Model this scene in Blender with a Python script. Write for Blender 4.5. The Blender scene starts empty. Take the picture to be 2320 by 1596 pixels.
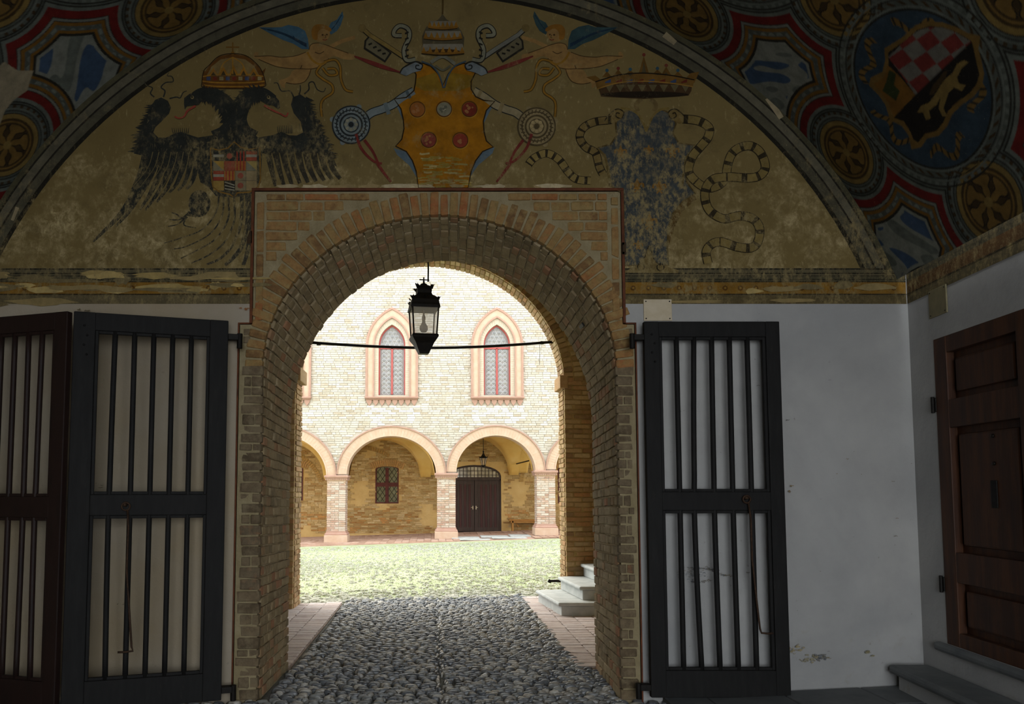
import bpy, bmesh, math, random
import numpy as np
from mathutils import Vector, Matrix
from mathutils.geometry import tessellate_polygon

random.seed(11)
RNG = np.random.default_rng(11)
scene = bpy.context.scene
C = scene.collection

# ------------------------------------------------------------------ camera
F = 1700.0                       # focal length in pixels of the 2320 px wide frame
PITCH = math.radians(4.0)
EYE = 1.6
PPX, PPY = 985.0, 1110.0 - F * math.tan(PITCH)
cam_data = bpy.data.cameras.new('camera')
cam_data.sensor_width = 36.0
cam_data.sensor_fit = 'HORIZONTAL'
cam_data.lens = F / 2320.0 * 36.0
cam_data.shift_x = (1160.0 - PPX) / 2320.0
cam_data.shift_y = (PPY - 798.0) / 2320.0
cam_data.clip_start = 0.05
cam = bpy.data.objects.new('camera', cam_data)
C.objects.link(cam)
cam.location = (0, 0, EYE)
cam.rotation_euler = (math.pi / 2 + PITCH, 0, 0)
scene.camera = cam

# ------------------------------------------------------------------ sky, daylight, exposure
world = bpy.data.worlds.new('sky')
scene.world = world
world.use_nodes = True
bg = world.node_tree.nodes['Background']
bg.inputs[0].default_value = (0.86, 0.935, 1.0, 1)
bg.inputs[1].default_value = 4.1

sun = bpy.data.lights.new('sun', 'SUN')
sun.energy = 3.4
sun.angle = math.radians(55)
sun.color = (1.0, 0.93, 0.80)
sun_o = bpy.data.objects.new('sun', sun)
C.objects.link(sun_o)
sun_o.rotation_euler = (math.radians(-38), 0, math.radians(45))     # high sun beyond the court

def daylight(name, loc, rot, sx, sy, power, col):
    l = bpy.data.lights.new(name, 'AREA')
    l.shape = 'RECTANGLE'
    l.size, l.size_y = sx, sy
    l.energy = power
    l.color = col
    o = bpy.data.objects.new(name, l)
    C.objects.link(o)
    o.location, o.rotation_euler = loc, rot
    return o

# daylight falling in through the open street gateway behind the viewer
daylight('street_gateway_daylight', (1.1, -2.85, 1.9), (math.radians(90), 0, 0), 4.2, 3.4, 175, (0.93, 0.96, 1.0))

scene.view_settings.view_transform = 'Standard'
scene.view_settings.look = 'None'
scene.view_settings.exposure = 0.0
scene.view_settings.gamma = 1.0
scene.view_settings.use_curve_mapping = False
scene.cycles.max_bounces = 6
scene.cycles.diffuse_bounces = 3
scene.cycles.glossy_bounces = 2
scene.cycles.transmission_bounces = 3
scene.cycles.transparent_max_bounces = 6
scene.cycles.caustics_reflective = False
scene.cycles.caustics_refractive = False
scene.cycles.adaptive_threshold = 0.05

# ------------------------------------------------------------------ survey helpers (picture -> place)
def ray(px, py):
    x, y = px - PPX, -(py - PPY)
    return (x / F, (F * math.cos(PITCH) - y * math.sin(PITCH)) / F, (F * math.sin(PITCH) + y * math.cos(PITCH)) / F)

def at(px, py, Y):
    d = ray(px, py)
    t = Y / d[1]
    return d[0] * t, EYE + d[2] * t

D = 5.783                        # distance of the gate wall
VX, VZ, VR, SKEW = -0.058, 1.868, 3.93, 0.09      # vault circle and the slant of its axis

def on_vault(px, py):
    d = ray(px, py)
    a0, a1, b0, b1 = -VX + SKEW * D, d[0] - SKEW * d[1], EYE - VZ, d[2]
    A, B, K = a1 * a1 + b1 * b1, 2 * (a0 * a1 + b0 * b1), a0 * a0 + b0 * b0 - VR * VR
    t = (-B + math.sqrt(B * B - 4 * A * K)) / (2 * A)
    return math.atan2(a0 + a1 * t, b0 + b1 * t) * VR, d[1] * t

# ------------------------------------------------------------------ materials
def lin(h):
    if isinstance(h, (tuple, list)):
        return tuple(h)
    h = h.lstrip('#')
    out = []
    for i in (0, 2, 4):
        c = int(h[i:i + 2], 16) / 255.0
        out.append(c / 12.92 if c <= 0.04045 else ((c + 0.055) / 1.055) ** 2.4)
    return tuple(out)

class Nodes:
    def __init__(s, name):
        s.m = bpy.data.materials.new(name)
        s.m.use_nodes = True
        s.t = s.m.node_tree
        s.b = s.t.nodes['Principled BSDF']
        s.pos = s.t.nodes.new('ShaderNodeNewGeometry').outputs['Position']
    def new(s, kind, **kw):
        n = s.t.nodes.new(kind)
        for k, v in kw.items():
            if isinstance(k, str) and k.startswith('i_'):
                n.inputs[k[2:]].default_value = v
            else:
                setattr(n, k, v)
        return n
    def link(s, a, b):
        s.t.links.new(a, b)
    def noise(s, scale, detail=5, rough=0.6, stretch=None, dist=0.0):
        n = s.new('ShaderNodeTexNoise')
        n.inputs['Scale'].default_value = scale
        n.inputs['Detail'].default_value = min(detail, 7)
        n.inputs['Roughness'].default_value = rough
        n.inputs['Distortion'].default_value = dist
        p = s.pos
        if stretch:
            m = s.new('ShaderNodeVectorMath', operation='MULTIPLY')
            m.inputs[1].default_value = stretch
            s.link(p, m.inputs[0])
            p = m.outputs[0]
        s.link(p, n.inputs['Vector'])
        return n.outputs['Fac']
    def ramp(s, fac, stops):
        r = s.new('ShaderNodeValToRGB')
        e = r.color_ramp.elements
        while len(e) < len(stops):
            e.new(0.5)
        for el, (p, c) in zip(e, stops):
            el.position = p
            el.color = lin(c) + (1,)
        s.link(fac, r.inputs[0])
        return r.outputs[0]
    def mix(s, fac, a, b, mode='MIX'):
        n = s.new('ShaderNodeMix', data_type='RGBA', blend_type=mode)
        for v, i in ((fac, 0), (a, 6), (b, 7)):
            if hasattr(v, 'node'):
                s.link(v, n.inputs[i])
            elif i == 0:
                n.inputs[0].default_value = v
            else:
                n.inputs[i].default_value = lin(v) + (1,)
        return n.outputs[2]
    def math(s, op, a, b=None, c=None, clamp=False):
        n = s.new('ShaderNodeMath', operation=op, use_clamp=clamp)
        for i, v in enumerate((a, b, c)):
            if v is None:
                continue
            if hasattr(v, 'node'):
                s.link(v, n.inputs[i])
            else:
                n.inputs[i].default_value = v
        return n.outputs[0]
    def attr(s, name='Col'):
        n = s.new('ShaderNodeAttribute', attribute_name=name)
        return n.outputs['Color']
    def objrand(s):
        return s.new('ShaderNodeObjectInfo').outputs['Random']
    def sep(s):
        n = s.new('ShaderNodeSeparateXYZ')
        s.link(s.pos, n.inputs[0])
        return n.outputs
    def bump(s, h, strength, dist=0.01):
        n = s.new('ShaderNodeBump')
        n.inputs['Strength'].default_value = strength
        n.inputs['Distance'].default_value = dist
        s.link(h, n.inputs['Height'])
        s.link(n.outputs[0], s.b.inputs['Normal'])
    def done(s, col, rough=0.85, metal=0.0, spec=0.3):
        if hasattr(col, 'node'):
            s.link(col, s.b.inputs['Base Color'])
        else:
            s.b.inputs['Base Color'].default_value = lin(col) + (1,)
        if hasattr(rough, 'node'):
            s.link(rough, s.b.inputs['Roughness'])
        else:
            s.b.inputs['Roughness'].default_value = rough
        s.b.inputs['Metallic'].default_value = metal
        s.b.inputs['Specular IOR Level'].default_value = spec
        return s.m

def plain(name, stops, scale=6, rough=0.8, bump=0.2, bscale=60, metal=0.0, spec=0.3, stretch=None, bdist=0.004):
    n = Nodes(name)
    c = n.ramp(n.noise(scale, 6, 0.6, stretch), stops)
    if bump:
        n.bump(n.noise(bscale, 4, 0.6, stretch), bump, bdist)
    return n.done(c, rough, metal, spec)

def brick_mat(name, stops, attr=False, rough=0.9, dust=('#8b7a58', 0.35), fine=45, vary=0.25):
    n = Nodes(name)
    if attr:
        c = n.attr()
    else:
        f = n.math('ADD', n.math('MULTIPLY', n.objrand(), 0.85), n.math('MULTIPLY', n.math('SUBTRACT', n.noise(18, 5), 0.5), 0.7), clamp=True)
        c = n.ramp(f, stops)
    c = n.mix(vary, c, n.ramp(n.noise(26, 6, 0.7), [(0.3, (.25, .25, .25)), (0.7, (1.35, 1.35, 1.35))]), 'MULTIPLY')
    m = n.math('MULTIPLY', n.math('SUBTRACT', n.noise(9, 7, 0.7), 0.47, clamp=True), 6.0, clamp=True)
    c = n.mix(n.math('MULTIPLY', m, dust[1]), c, dust[0])
    n.bump(n.noise(fine, 6, 0.7), 0.7, 0.008)
    return n.done(c, rough, 0, 0.25)

GATE_BRICK = [(0.0, '#785a38'), (0.2, '#927045'), (0.4, '#997447'), (0.6, '#937a4c'), (0.78, '#9c6a3e'), (0.90, '#9e5936'), (1.0, '#a48b5a')]
SOFFIT_BRICK = [(0.0, '#7d6d52'), (0.3, '#917f61'), (0.55, '#9d8a69'), (0.8, '#88785b'), (0.94, '#997c5c'), (1.0, '#a07254')]
REAR_BRICK = [(0.0, '#85684a'), (0.3, '#9c7e56'), (0.6, '#ae9068'), (0.85, '#a57a52'), (1.0, '#b8a07a')]
MAT = {}
MAT['gate_brick'] = brick_mat('gate_brick', GATE_BRICK, dust=('#9a8658', .6), vary=.45)
MAT['soffit_brick'] = brick_mat('soffit_brick', SOFFIT_BRICK, dust=('#ac9b7b', .6), vary=.4)
MAT['rear_brick'] = brick_mat('rear_brick', REAR_BRICK)
JAMB_BRICK = [(0.0, '#5c4e3a'), (0.3, '#71614b'), (0.6, '#7a6950'), (0.8, '#695b47'), (0.93, '#82593e'), (1.0, '#865036')]
MAT['jamb_brick'] = brick_mat('jamb_brick', JAMB_BRICK, dust=('#7d6f56', .75), vary=.5)
MAT['brick_attr'] = brick_mat('brick_attr', None, attr=True)
MAT['gate_mortar'] = plain('gate_mortar', [(0.3, '#857757'), (0.7, '#9c8e6e')], 9, 0.95, 0.8, 50, bdist=0.01)
MAT['soffit_mortar'] = plain('soffit_mortar', [(0.3, '#ab9b7d'), (0.7, '#bfb092')], 9, 0.95, 0.8, 50, bdist=0.01)
MAT['rear_mortar'] = plain('rear_mortar', [(0.3, '#8d7546'), (0.7, '#a98f60')], 9, 0.95, 0.8, 50, bdist=0.01)
MAT['cream_brick'] = brick_mat('cream_brick', None, attr=True, dust=('#c9c1b5', 0.4), fine=30)
MAT['cream_mortar'] = plain('cream_mortar', [(0.3, '#b3a898'), (0.7, '#beb4a5')], 5, 0.95, 0.5, 30)
MAT['portico_mortar'] = plain('portico_mortar', [(0.3, '#b5935a'), (0.55, '#c09f66'), (0.8, '#c8a974')], 2.2, 0.95, 0.5, 30)
MAT['terracotta'] = plain('terracotta', [(0.25, '#b99b81'), (0.5, '#bfa38b'), (0.75, '#c5ad97')], 5, 0.9, 0.4, 40)
MAT['terracotta_red'] = plain('terracotta_red', [(0.25, '#9f7b69'), (0.75, '#ac8a78')], 6, 0.9, 0.4, 40)
MAT['yellow_plaster'] = plain('yellow_plaster', [(0.25, '#c2974a'), (0.5, '#cda65b'), (0.8, '#d6b676')], 1.6, 0.95, 0.2, 25)
MAT['iron'] = plain('iron', [(0.3, '#0d0b08'), (0.7, '#1c1813')], 30, 0.6, 0.3, 120, 0.4)
MAT['rust_iron'] = plain('rust_iron', [(0.3, '#2c2018'), (0.7, '#4a3524')], 40, 0.7, 0.4, 150, 0.3)
MAT['stone'] = plain('stone', [(0.25, '#9b9d98'), (0.6, '#b4b5af'), (0.85, '#c3c3bc')], 7, 0.7, 0.25, 60, spec=0.4)
MAT['dark_stone'] = plain('dark_stone', [(0.25, '#55585a'), (0.6, '#6a6c6b'), (0.85, '#7d7d78')], 5, 0.7, 0.35, 40, spec=0.4)
MAT['red_frame'] = plain('red_frame', [(0.3, '#9c4640'), (0.7, '#ac5650')], 8, 0.6, 0.1)
MAT['dark_red_frame'] = plain('dark_red_frame', [(0.3, '#421812'), (0.7, '#5a241c')], 8, 0.6, 0.1)
MAT['lead'] = plain('lead', [(0.3, '#b2b0ae'), (0.7, '#c4c2bf')], 8, 0.5, 0.1)
MAT['black_lead'] = plain('black_lead', [(0.3, '#141310'), (0.7, '#26231d')], 8, 0.5, 0.1)
MAT['dark_door'] = plain('dark_door', [(0.25, '#2a1f17'), (0.7, '#41312a')], 3, 0.6, 0.3, 30, stretch=(6, 6, 0.6))
MAT['maroon_slat'] = plain('maroon_slat', [(0.25, '#301613'), (0.7, '#452420')], 3, 0.6, 0.2, 30, stretch=(6, 6, 0.6))
MAT['wood_bench'] = plain('wood_bench', [(0.25, '#8a5a24'), (0.7, '#ac7a3a')], 4, 0.6, 0.2, 30, stretch=(1, 4, 8))
MAT['plate'] = plain('plate', [(0.3, '#b9a888'), (0.7, '#c9baa0')], 12, 0.45, 0.05, spec=0.5)
MAT['old_plate'] = plain('old_plate', [(0.3, '#6f664b'), (0.7, '#847a5c')], 12, 0.6, 0.1)
MAT['screw'] = plain('screw', [(0.3, '#1a1713'), (0.7, '#2b2620')], 30, 0.5, 0.0, metal=0.6)
MAT['dark_wood_plug'] = plain('dark_wood_plug', [(0.3, '#2c2013'), (0.7, '#433019')], 20, 0.8, 0.3)

def gate_paint():
    n = Nodes('gate_paint')
    c = n.ramp(n.noise(5, 6, 0.6, (5, 5, 0.8)), [(0.3, '#141312'), (0.55, '#1a1918'), (0.8, '#222120')])
    w = n.math('MULTIPLY', n.math('SUBTRACT', n.noise(26, 6, 0.7, (1, 1, 0.3)), 0.62, clamp=True), 6, clamp=True)
    c = n.mix(n.math('MULTIPLY', w, 0.35), c, '#3d3830')
    n.bump(n.noise(40, 5, 0.6, (4, 4, 0.5)), 0.25, 0.004)
    return n.done(c, 0.7, 0, 0.2)
MAT['gate_paint'] = gate_paint()
MAT['gate_brown'] = plain('gate_brown', [(0.3, '#180d09'), (0.55, '#22120d'), (0.8, '#181310')], 5, 0.6, 0.25, 40, stretch=(5, 5, 0.8))  # darker, redder tone for the leaf turned from the light, put into its colour

def door_wood():
    n = Nodes('door_wood')
    c = n.ramp(n.noise(3.2, 7, 0.65, (5, 5, 0.5)), [(0.2, '#241206'), (0.45, '#3a1e0b'), (0.62, '#4c2a10'), (0.85, '#2c1708')])
    c = n.mix(n.math('MULTIPLY', n.math('SUBTRACT', n.noise(2.2, 6, 0.7), 0.55, clamp=True), 3.0, clamp=True), c, '#1f130b')
    n.bump(n.noise(16, 5, 0.6, (5, 5, 0.4)), 0.4, 0.004)
    return n.done(c, 0.6, 0, 0.35)
MAT['door_wood'] = door_wood()

def limewash():
    n = Nodes('limewash')
    x, y, z = n.sep()
    c = n.ramp(n.noise(1.4, 7, 0.6), [(0.25, '#9d9b98'), (0.5, '#aaa8a4'), (0.75, '#b5b3af')])
    cl = n.math('MULTIPLY', n.math('SUBTRACT', n.noise(0.55, 6, 0.62, None, .6), 0.40, clamp=True), 2.6, clamp=True)
    c = n.mix(n.math('MULTIPLY', cl, .55), c, '#7d7f82')
    # warm light of the left side put into the colour, in patches
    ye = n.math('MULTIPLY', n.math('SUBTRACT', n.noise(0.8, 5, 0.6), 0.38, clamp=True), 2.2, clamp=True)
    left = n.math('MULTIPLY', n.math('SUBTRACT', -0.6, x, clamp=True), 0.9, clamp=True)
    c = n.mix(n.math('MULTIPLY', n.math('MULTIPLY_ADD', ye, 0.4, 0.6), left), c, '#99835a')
    # damp, chipped foot of the wall
    low = n.math('MULTIPLY', n.math('SUBTRACT', 0.75, z, clamp=True), 1.1, clamp=True)
    chip = n.math('MULTIPLY', n.math('SUBTRACT', n.noise(5.5, 7, 0.65), 0.60, clamp=True), 9, clamp=True)
    c = n.mix(n.math('MULTIPLY', n.math('MULTIPLY', chip, low), 0.8), c, '#8d8468')
    sp = n.math('MULTIPLY', n.math('SUBTRACT', n.noise(22, 3, 0.5), 0.72, clamp=True), 14, clamp=True)
    c = n.mix(n.math('MULTIPLY', sp, 0.5), c, '#6a655c')
    n.bump(n.noise(7, 7, 0.65), 0.35, 0.02)
    return n.done(c, 0.92, 0, 0.2)
MAT['limewash'] = limewash()

def fresco_ground():
    n = Nodes('fresco_ground')
    x, y, z = n.sep()
    c = n.ramp(n.noise(1.7, 6, 0.6), [(0.25, '#6a5a34'), (0.55, '#75643c'), (0.8, '#625431')])
    low = n.math('MULTIPLY', n.math('SUBTRACT', 4.75, z, clamp=True), 0.16)
    w = n.math('ADD', n.noise(2.6, 8, 0.72), low)
    w2 = n.math('MULTIPLY', n.math('SUBTRACT', w, 0.585, clamp=True), 5.0, clamp=True)
    fl = n.math('MULTIPLY', n.math('SUBTRACT', n.noise(17, 8, 0.8, (1, 1, .7), .8), 0.40, clamp=True), 5.5, clamp=True)
    w2 = n.math('MULTIPLY', w2, fl)
    c = n.mix(w2, c, n.ramp(n.noise(20, 5, 0.7), [(0.35, '#857450'), (0.6, '#b8a578')]))
    s = n.math('MULTIPLY', n.math('SUBTRACT', n.noise(34, 6, 0.7, (1, 1, 0.45)), 0.60, clamp=True), 6, clamp=True)
    c = n.mix(n.math('MULTIPLY', s, 0.5), c, '#b8a67a')
    dk = n.math('MULTIPLY', n.math('SUBTRACT', n.noise(3.6, 8, 0.75), 0.55, clamp=True), 6, clamp=True)
    c = n.mix(n.math('MULTIPLY', dk, .45), c, '#453a22')
    n.bump(n.noise(18, 6, 0.7), 0.25, 0.006)
    return n.done(c, 0.9, 0, 0.2)
MAT['fresco_ground'] = fresco_ground()

def fresco_paint(name, amount, low_bias):
    """painted colour, flaked off to the plaster where the painting is worn"""
    n = Nodes(name)
    x, y, z = n.sep()
    c = n.attr()
    c = n.mix(0.5, c, n.ramp(n.noise(11, 6, 0.65), [(0.3, (.35, .35, .35)), (0.7, (1.4, 1.4, 1.4))]), 'MULTIPLY')
    low = n.math('MULTIPLY', n.math('SUBTRACT', 4.6, z, clamp=True), low_bias)
    w = n.math('ADD', n.noise(4.3, 8, 0.75), low)
    w2 = n.math('MULTIPLY', n.math('SUBTRACT', w, amount, clamp=True), 5.0, clamp=True)
    f = n.math('MULTIPLY', n.math('SUBTRACT', n.noise(30, 6, 0.75, (1, 1, 0.6)), 0.44, clamp=True), 6, clamp=True)
    w3 = n.math('MULTIPLY', w2, f)
    c = n.mix(w3, c, '#85754f')
    s = n.math('MULTIPLY', n.math('SUBTRACT', n.math('ADD', n.noise(44, 7, 0.8, (1.5, 1, .8), 1.5), n.math('MULTIPLY', low, .35)), 0.615, clamp=True), 9, clamp=True)
    c = n.mix(n.math('MULTIPLY', s, 0.6), c, '#a3926a')
    return n.done(c, 0.9, 0, 0.2)
MAT['fresco'] = fresco_paint('fresco', 0.55, 0.14)
MAT['fresco_mid'] = fresco_paint('fresco_mid', 0.49, 0.19)
MAT['fresco_worn'] = fresco_paint('fresco_worn', 0.43, 0.20)
MAT['vault_paint'] = fresco_paint('vault_paint', 0.66, 0.02)

def cobble_mat(name, attr):
    n = Nodes(name)
    st = [(0.0, '#5a5d60'), (0.3, '#717374'), (0.55, '#8b8b86'), (0.75, '#676664'), (0.9, '#a0988a'), (1.0, '#b8b2a6')]
    if attr:
        c = n.attr()
    else:
        c = n.ramp(n.objrand(), st)
    c = n.mix(0.4, c, n.ramp(n.noise(40, 5), [(0.3, (.4, .4, .4)), (0.7, (1.4, 1.4, 1.4))]), 'MULTIPLY')
    n.bump(n.noise(70, 4), 0.25, 0.004)
    return n.done(c, 0.33, 0, 0.55)
COBBLE = [lin(h) for h in ('#5a5d60', '#717374', '#8b8b86', '#676664', '#9a9488', '#7c7e80', '#63666a', '#aba69c')]
MAT['cobble'] = cobble_mat('cobble', False)
MAT['cobble_attr'] = cobble_mat('cobble_attr', True)
MAT['bedding'] = plain('bedding', [(0.3, '#45443d'), (0.7, '#65635a')], 25, 0.95, 0.6, 90)
MAT['paver'] = brick_mat('paver', [(0.0, '#a4948c'), (0.4, '#b3a399'), (0.75, '#ac9e97'), (1.0, '#bdb0a9')], dust=('#b9afa8', 0.5), vary=.15)
MAT['paver_joint'] = plain('paver_joint', [(0.3, '#6b5a4d'), (0.7, '#8c7b6c')], 15, 0.95, 0.5, 60)
MAT['portico_floor'] = plain('portico_floor', [(0.3, '#a07f6c'), (0.7, '#bf9f8c')], 4, 0.9, 0.3, 30)
MAT['lawn_soil'] = plain('lawn_soil', [(0.3, '#989f78'), (0.5, '#a3a884'), (0.7, '#abac92')], 1.1, 0.95, 0.5, 40)
MAT['grass_attr'] = Nodes('grass_attr')
_n = MAT['grass_attr']; MAT['grass_attr'] = _n.done(_n.attr(), 0.9, 0, 0.2)

def glass(name, col, alpha, rough=0.15):
    n = Nodes(name)
    tr = n.new('ShaderNodeBsdfTransparent')
    mx = n.new('ShaderNodeMixShader')
    mx.inputs[0].default_value = alpha
    n.done(col, rough, 0, 0.6)
    tl = n.new('ShaderNodeBsdfTranslucent')                 # dust on the glass glows when lit from behind
    tl.inputs[0].default_value = lin(col) + (1,)
    m2 = n.new('ShaderNodeMixShader')
    m2.inputs[0].default_value = 0.35
    n.link(tl.outputs[0], m2.inputs[1]); n.link(n.b.outputs[0], m2.inputs[2])
    n.link(tr.outputs[0], mx.inputs[1])
    n.link(m2.outputs[0], mx.inputs[2])
    n.link(mx.outputs[0], n.t.nodes['Material Output'].inputs['Surface'])
    return n.m
MAT['dusty_glass'] = glass('dusty_glass', '#e4ded8', 0.24)
MAT['bulb'] = glass('bulb', '#e4e0da', 0.96, .3)
MAT['roundel_glass'] = plain('roundel_glass', [(0.25, '#6c6a68'), (0.5, '#7e7b78'), (0.75, '#8c867c')], 6, 0.2, 0.1, spec=0.6)
MAT['window_field'] = plain('window_field', [(0.3, '#7c7471'), (0.7, '#8a827e')], 6, 0.4, 0.1)
MAT['dark_glass'] = plain('dark_glass', [(0.3, '#2c2e22'), (0.5, '#4d5142'), (0.72, '#6d7058')], 1.6, 0.1, 0.0, spec=0.8)
MAT['sky_glass'] = plain('sky_glass', [(0.35, '#574e43'), (0.6, '#c9bda8')], 1.8, 0.1, 0.0, spec=0.8)

# ------------------------------------------------------------------ mesh helpers
def rot(ax, a):
    return Matrix.Rotation(a, 3, ax)

class MB:
    """collects shapes; build() links them as one mesh object"""
    def __init__(s):
        s.v, s.f, s.c, s.mi = [], [], [], []
        s.col, s.slot = None, 0
    def face(s, idx):
        s.f.append(tuple(idx)); s.c.append(s.col); s.mi.append(s.slot)
    def pts(s, P):
        b = len(s.v)
        s.v.extend([tuple(p) for p in P])
        return b
    def box(s, c, size, R=None, taper=None):
        hx, hy, hz = size[0] / 2, size[1] / 2, size[2] / 2
        P = []
        for z in (-1, 1):
            k = taper if (taper and z > 0) else 1
            for x, y in ((-1, -1), (1, -1), (1, 1), (-1, 1)):
                p = Vector((x * hx * k, y * hy * k, z * hz))
                if R is not None:
                    p = R @ p
                P.append((p.x + c[0], p.y + c[1], p.z + c[2]))
        b = s.pts(P)
        for q in ((0, 3, 2, 1), (4, 5, 6, 7), (0, 1, 5, 4), (1, 2, 6, 5), (2, 3, 7, 6), (3, 0, 4, 7)):
            s.face([b + i for i in q])
        return s
    def bb(s, x0, x1, y0, y1, z0, z1):
        return s.box(((x0 + x1) / 2, (y0 + y1) / 2, (z0 + z1) / 2), (abs(x1 - x0), abs(y1 - y0), abs(z1 - z0)))
    def tube(s, path, r, n=8, caps=True):
        path = [Vector(p) for p in path]
        rr = r if isinstance(r, (list, tuple)) else [r] * len(path)
        rings = []
        up = None
        for i, p in enumerate(path):
            d = (path[min(i + 1, len(path) - 1)] - path[max(i - 1, 0)])
            if d.length < 1e-9:
                d = Vector((0, 0, 1))
            d.normalize()
            if up is None:
                up = Vector((0, 0, 1)) if abs(d.z) < 0.9 else Vector((1, 0, 0))
            a = d.cross(up)
            if a.length < 1e-6:
                a = d.cross(Vector((0, 1, 0)))
            a.normalize()
            b = a.cross(d).normalized()
            up = b
            rings.append(s.pts([p + (a * math.cos(t) + b * math.sin(t)) * rr[i] for t in [2 * math.pi * k / n for k in range(n)]]))
        for i in range(len(rings) - 1):
            for k in range(n):
                k2 = (k + 1) % n
                s.face((rings[i] + k, rings[i] + k2, rings[i + 1] + k2, rings[i + 1] + k))
        if caps:
            s.face([rings[0] + k for k in range(n)][::-1])
            s.face([rings[-1] + k for k in range(n)])
        return s
    def lathe(s, prof, c, n=16, sq=False, ang=0.0, axis='z'):
        """profile of (radius, height); sq gives a square section of that half width"""
        m = 4 if sq else n
        rings = []
        for r, h in prof:
            P = []
            for k in range(m):
                t = 2 * math.pi * k / m + (math.pi / 4 if sq else 0) + ang
                q = r * (math.sqrt(2) if sq else 1)
                if axis == 'z':
                    P.append((c[0] + q * math.cos(t), c[1] + q * math.sin(t), c[2] + h))
                else:
                    P.append((c[0] + q * math.cos(t), c[1] - h, c[2] + q * math.sin(t)))
            rings.append(s.pts(P))
        for i in range(len(rings) - 1):
            for k in range(m):
                k2 = (k + 1) % m
                s.face((rings[i] + k, rings[i] + k2, rings[i + 1] + k2, rings[i + 1] + k))
        s.face([rings[0] + k for k in range(m)][::-1])
        s.face([rings[-1] + k for k in range(m)])
        return s
    def slab(s, loops, y0, y1, back=True, f=None):
        """loops[0] outline, others holes, as (x, z); extruded from y0 (front) to y1"""
        f = f or (lambda x, y, z: (x, y, z))
        L3 = [[Vector((x, 0, z)) for x, z in lp] for lp in loops]
        tris = tessellate_polygon([[Vector((p.x, p.z, 0)) for p in lp] for lp in L3])
        flat = [p for lp in L3 for p in lp]
        b0 = s.pts([f(p.x, y0, p.z) for p in flat])
        b1 = s.pts([f(p.x, y1, p.z) for p in flat])
        for t in tris:
            a, b, c = (flat[i] for i in t)
            cr = (b.x - a.x) * (c.z - a.z) - (b.z - a.z) * (c.x - a.x)
            t = t if cr > 0 else t[::-1]
            s.face([b0 + i for i in t])
            if back:
                s.face([b1 + i for i in t[::-1]])
        o = 0
        for li, lp in enumerate(L3):
            n = len(lp)
            area = sum(lp[i].x * lp[(i + 1) % n].z - lp[(i + 1) % n].x * lp[i].z for i in range(n))
            ccw = (area > 0) == (li == 0)
            for i in range(n):
                j = (i + 1) % n
                q = (b0 + o + i, b1 + o + i, b1 + o + j, b0 + o + j)
                s.face(q if ccw else q[::-1])
            o += n
        return s
    def add(s, verts, faces, M4):
        b = s.pts([M4 @ Vector(v) for v in verts])
        for q in faces:
            s.face([b + i for i in q])
    def build(s, name, mat, parent=None, smooth=False, bevel=0.0, loc=None):
        me = bpy.data.meshes.new(name)
        me.from_pydata(s.v, [], s.f)
        mats = mat if isinstance(mat, (list, tuple)) else [mat]
        for m in mats:
            me.materials.append(MAT[m])
        if len(mats) > 1:
            me.polygons.foreach_set('material_index', s.mi)
        if any(c is not None for c in s.c):
            ca = me.color_attributes.new('Col', 'FLOAT_COLOR', 'CORNER')
            buf = []
            for q, c in zip(s.f, s.c):
                buf.extend((list(c or (1, 1, 1))[:3] + [1.0]) * len(q))
            ca.data.foreach_set('color', buf)
        if smooth:
            me.polygons.foreach_set('use_smooth', [True] * len(me.polygons))
        me.update()
        o = bpy.data.objects.new(name, me)
        C.objects.link(o)
        if parent is not None:
            o.parent = parent
        if bevel:
            b = o.modifiers.new('edge', 'BEVEL')
            b.width, b.segments, b.limit_method = bevel, 2, 'ANGLE'
        return o

def tag(o, label=None, cat=None, group=None, kind=None):
    if label: o['label'] = label
    if cat: o['category'] = cat
    if group: o['group'] = group
    if kind: o['kind'] = kind
    return o

def thing(name, label, cat, loc=(0, 0, 0), rz=0.0, group=None):
    o = bpy.data.objects.new(name, None)
    o.empty_display_size = 0.1
    C.objects.link(o)
    o.location = loc
    o.rotation_euler = (0, 0, rz)
    return tag(o, label, cat, group)

def struct(o, label):
    return tag(o, label, None, None, 'structure')

def mesh_obj(name, me, parent, M4):
    o = bpy.data.objects.new(name, me)
    C.objects.link(o)
    o.parent = parent
    o.matrix_local = M4
    return o

def frame(c, ex, ey, ez):
    """4x4 from centre and three scaled axes"""
    ex, ey, ez = Vector(ex), Vector(ey), Vector(ez)
    return Matrix(((ex.x, ey.x, ez.x, c[0]), (ex.y, ey.y, ez.y, c[1]), (ex.z, ey.z, ez.z, c[2]), (0, 0, 0, 1)))

# worn unit bricks, eight kinds
BRICKS = []
for k in range(8):
    bm = bmesh.new()
    bmesh.ops.create_cube(bm, size=1.0)
    bmesh.ops.bevel(bm, geom=bm.edges[:], offset=0.075, segments=1, affect='EDGES', profile=0.5)
    rr = random.Random(100 + k)
    for v in bm.verts:
        v.co += Vector((rr.uniform(-.025, .025), rr.uniform(-.03, .03), rr.uniform(-.05, .05)))
    bm.normal_update()
    vs = [tuple(v.co) for v in bm.verts]
    bm.verts.index_update()
    fs = [tuple(v.index for v in f.verts) for f in bm.faces]
    BRICKS.append((vs, fs))
    bm.free()

_brick_mesh = {}
def brick_mesh(mat, k):
    if (mat, k) not in _brick_mesh:
        me = bpy.data.meshes.new('brick')
        me.from_pydata(BRICKS[k][0], [], BRICKS[k][1])
        me.materials.append(MAT[mat])
        _brick_mesh[(mat, k)] = me
    return _brick_mesh[(mat, k)]

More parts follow.
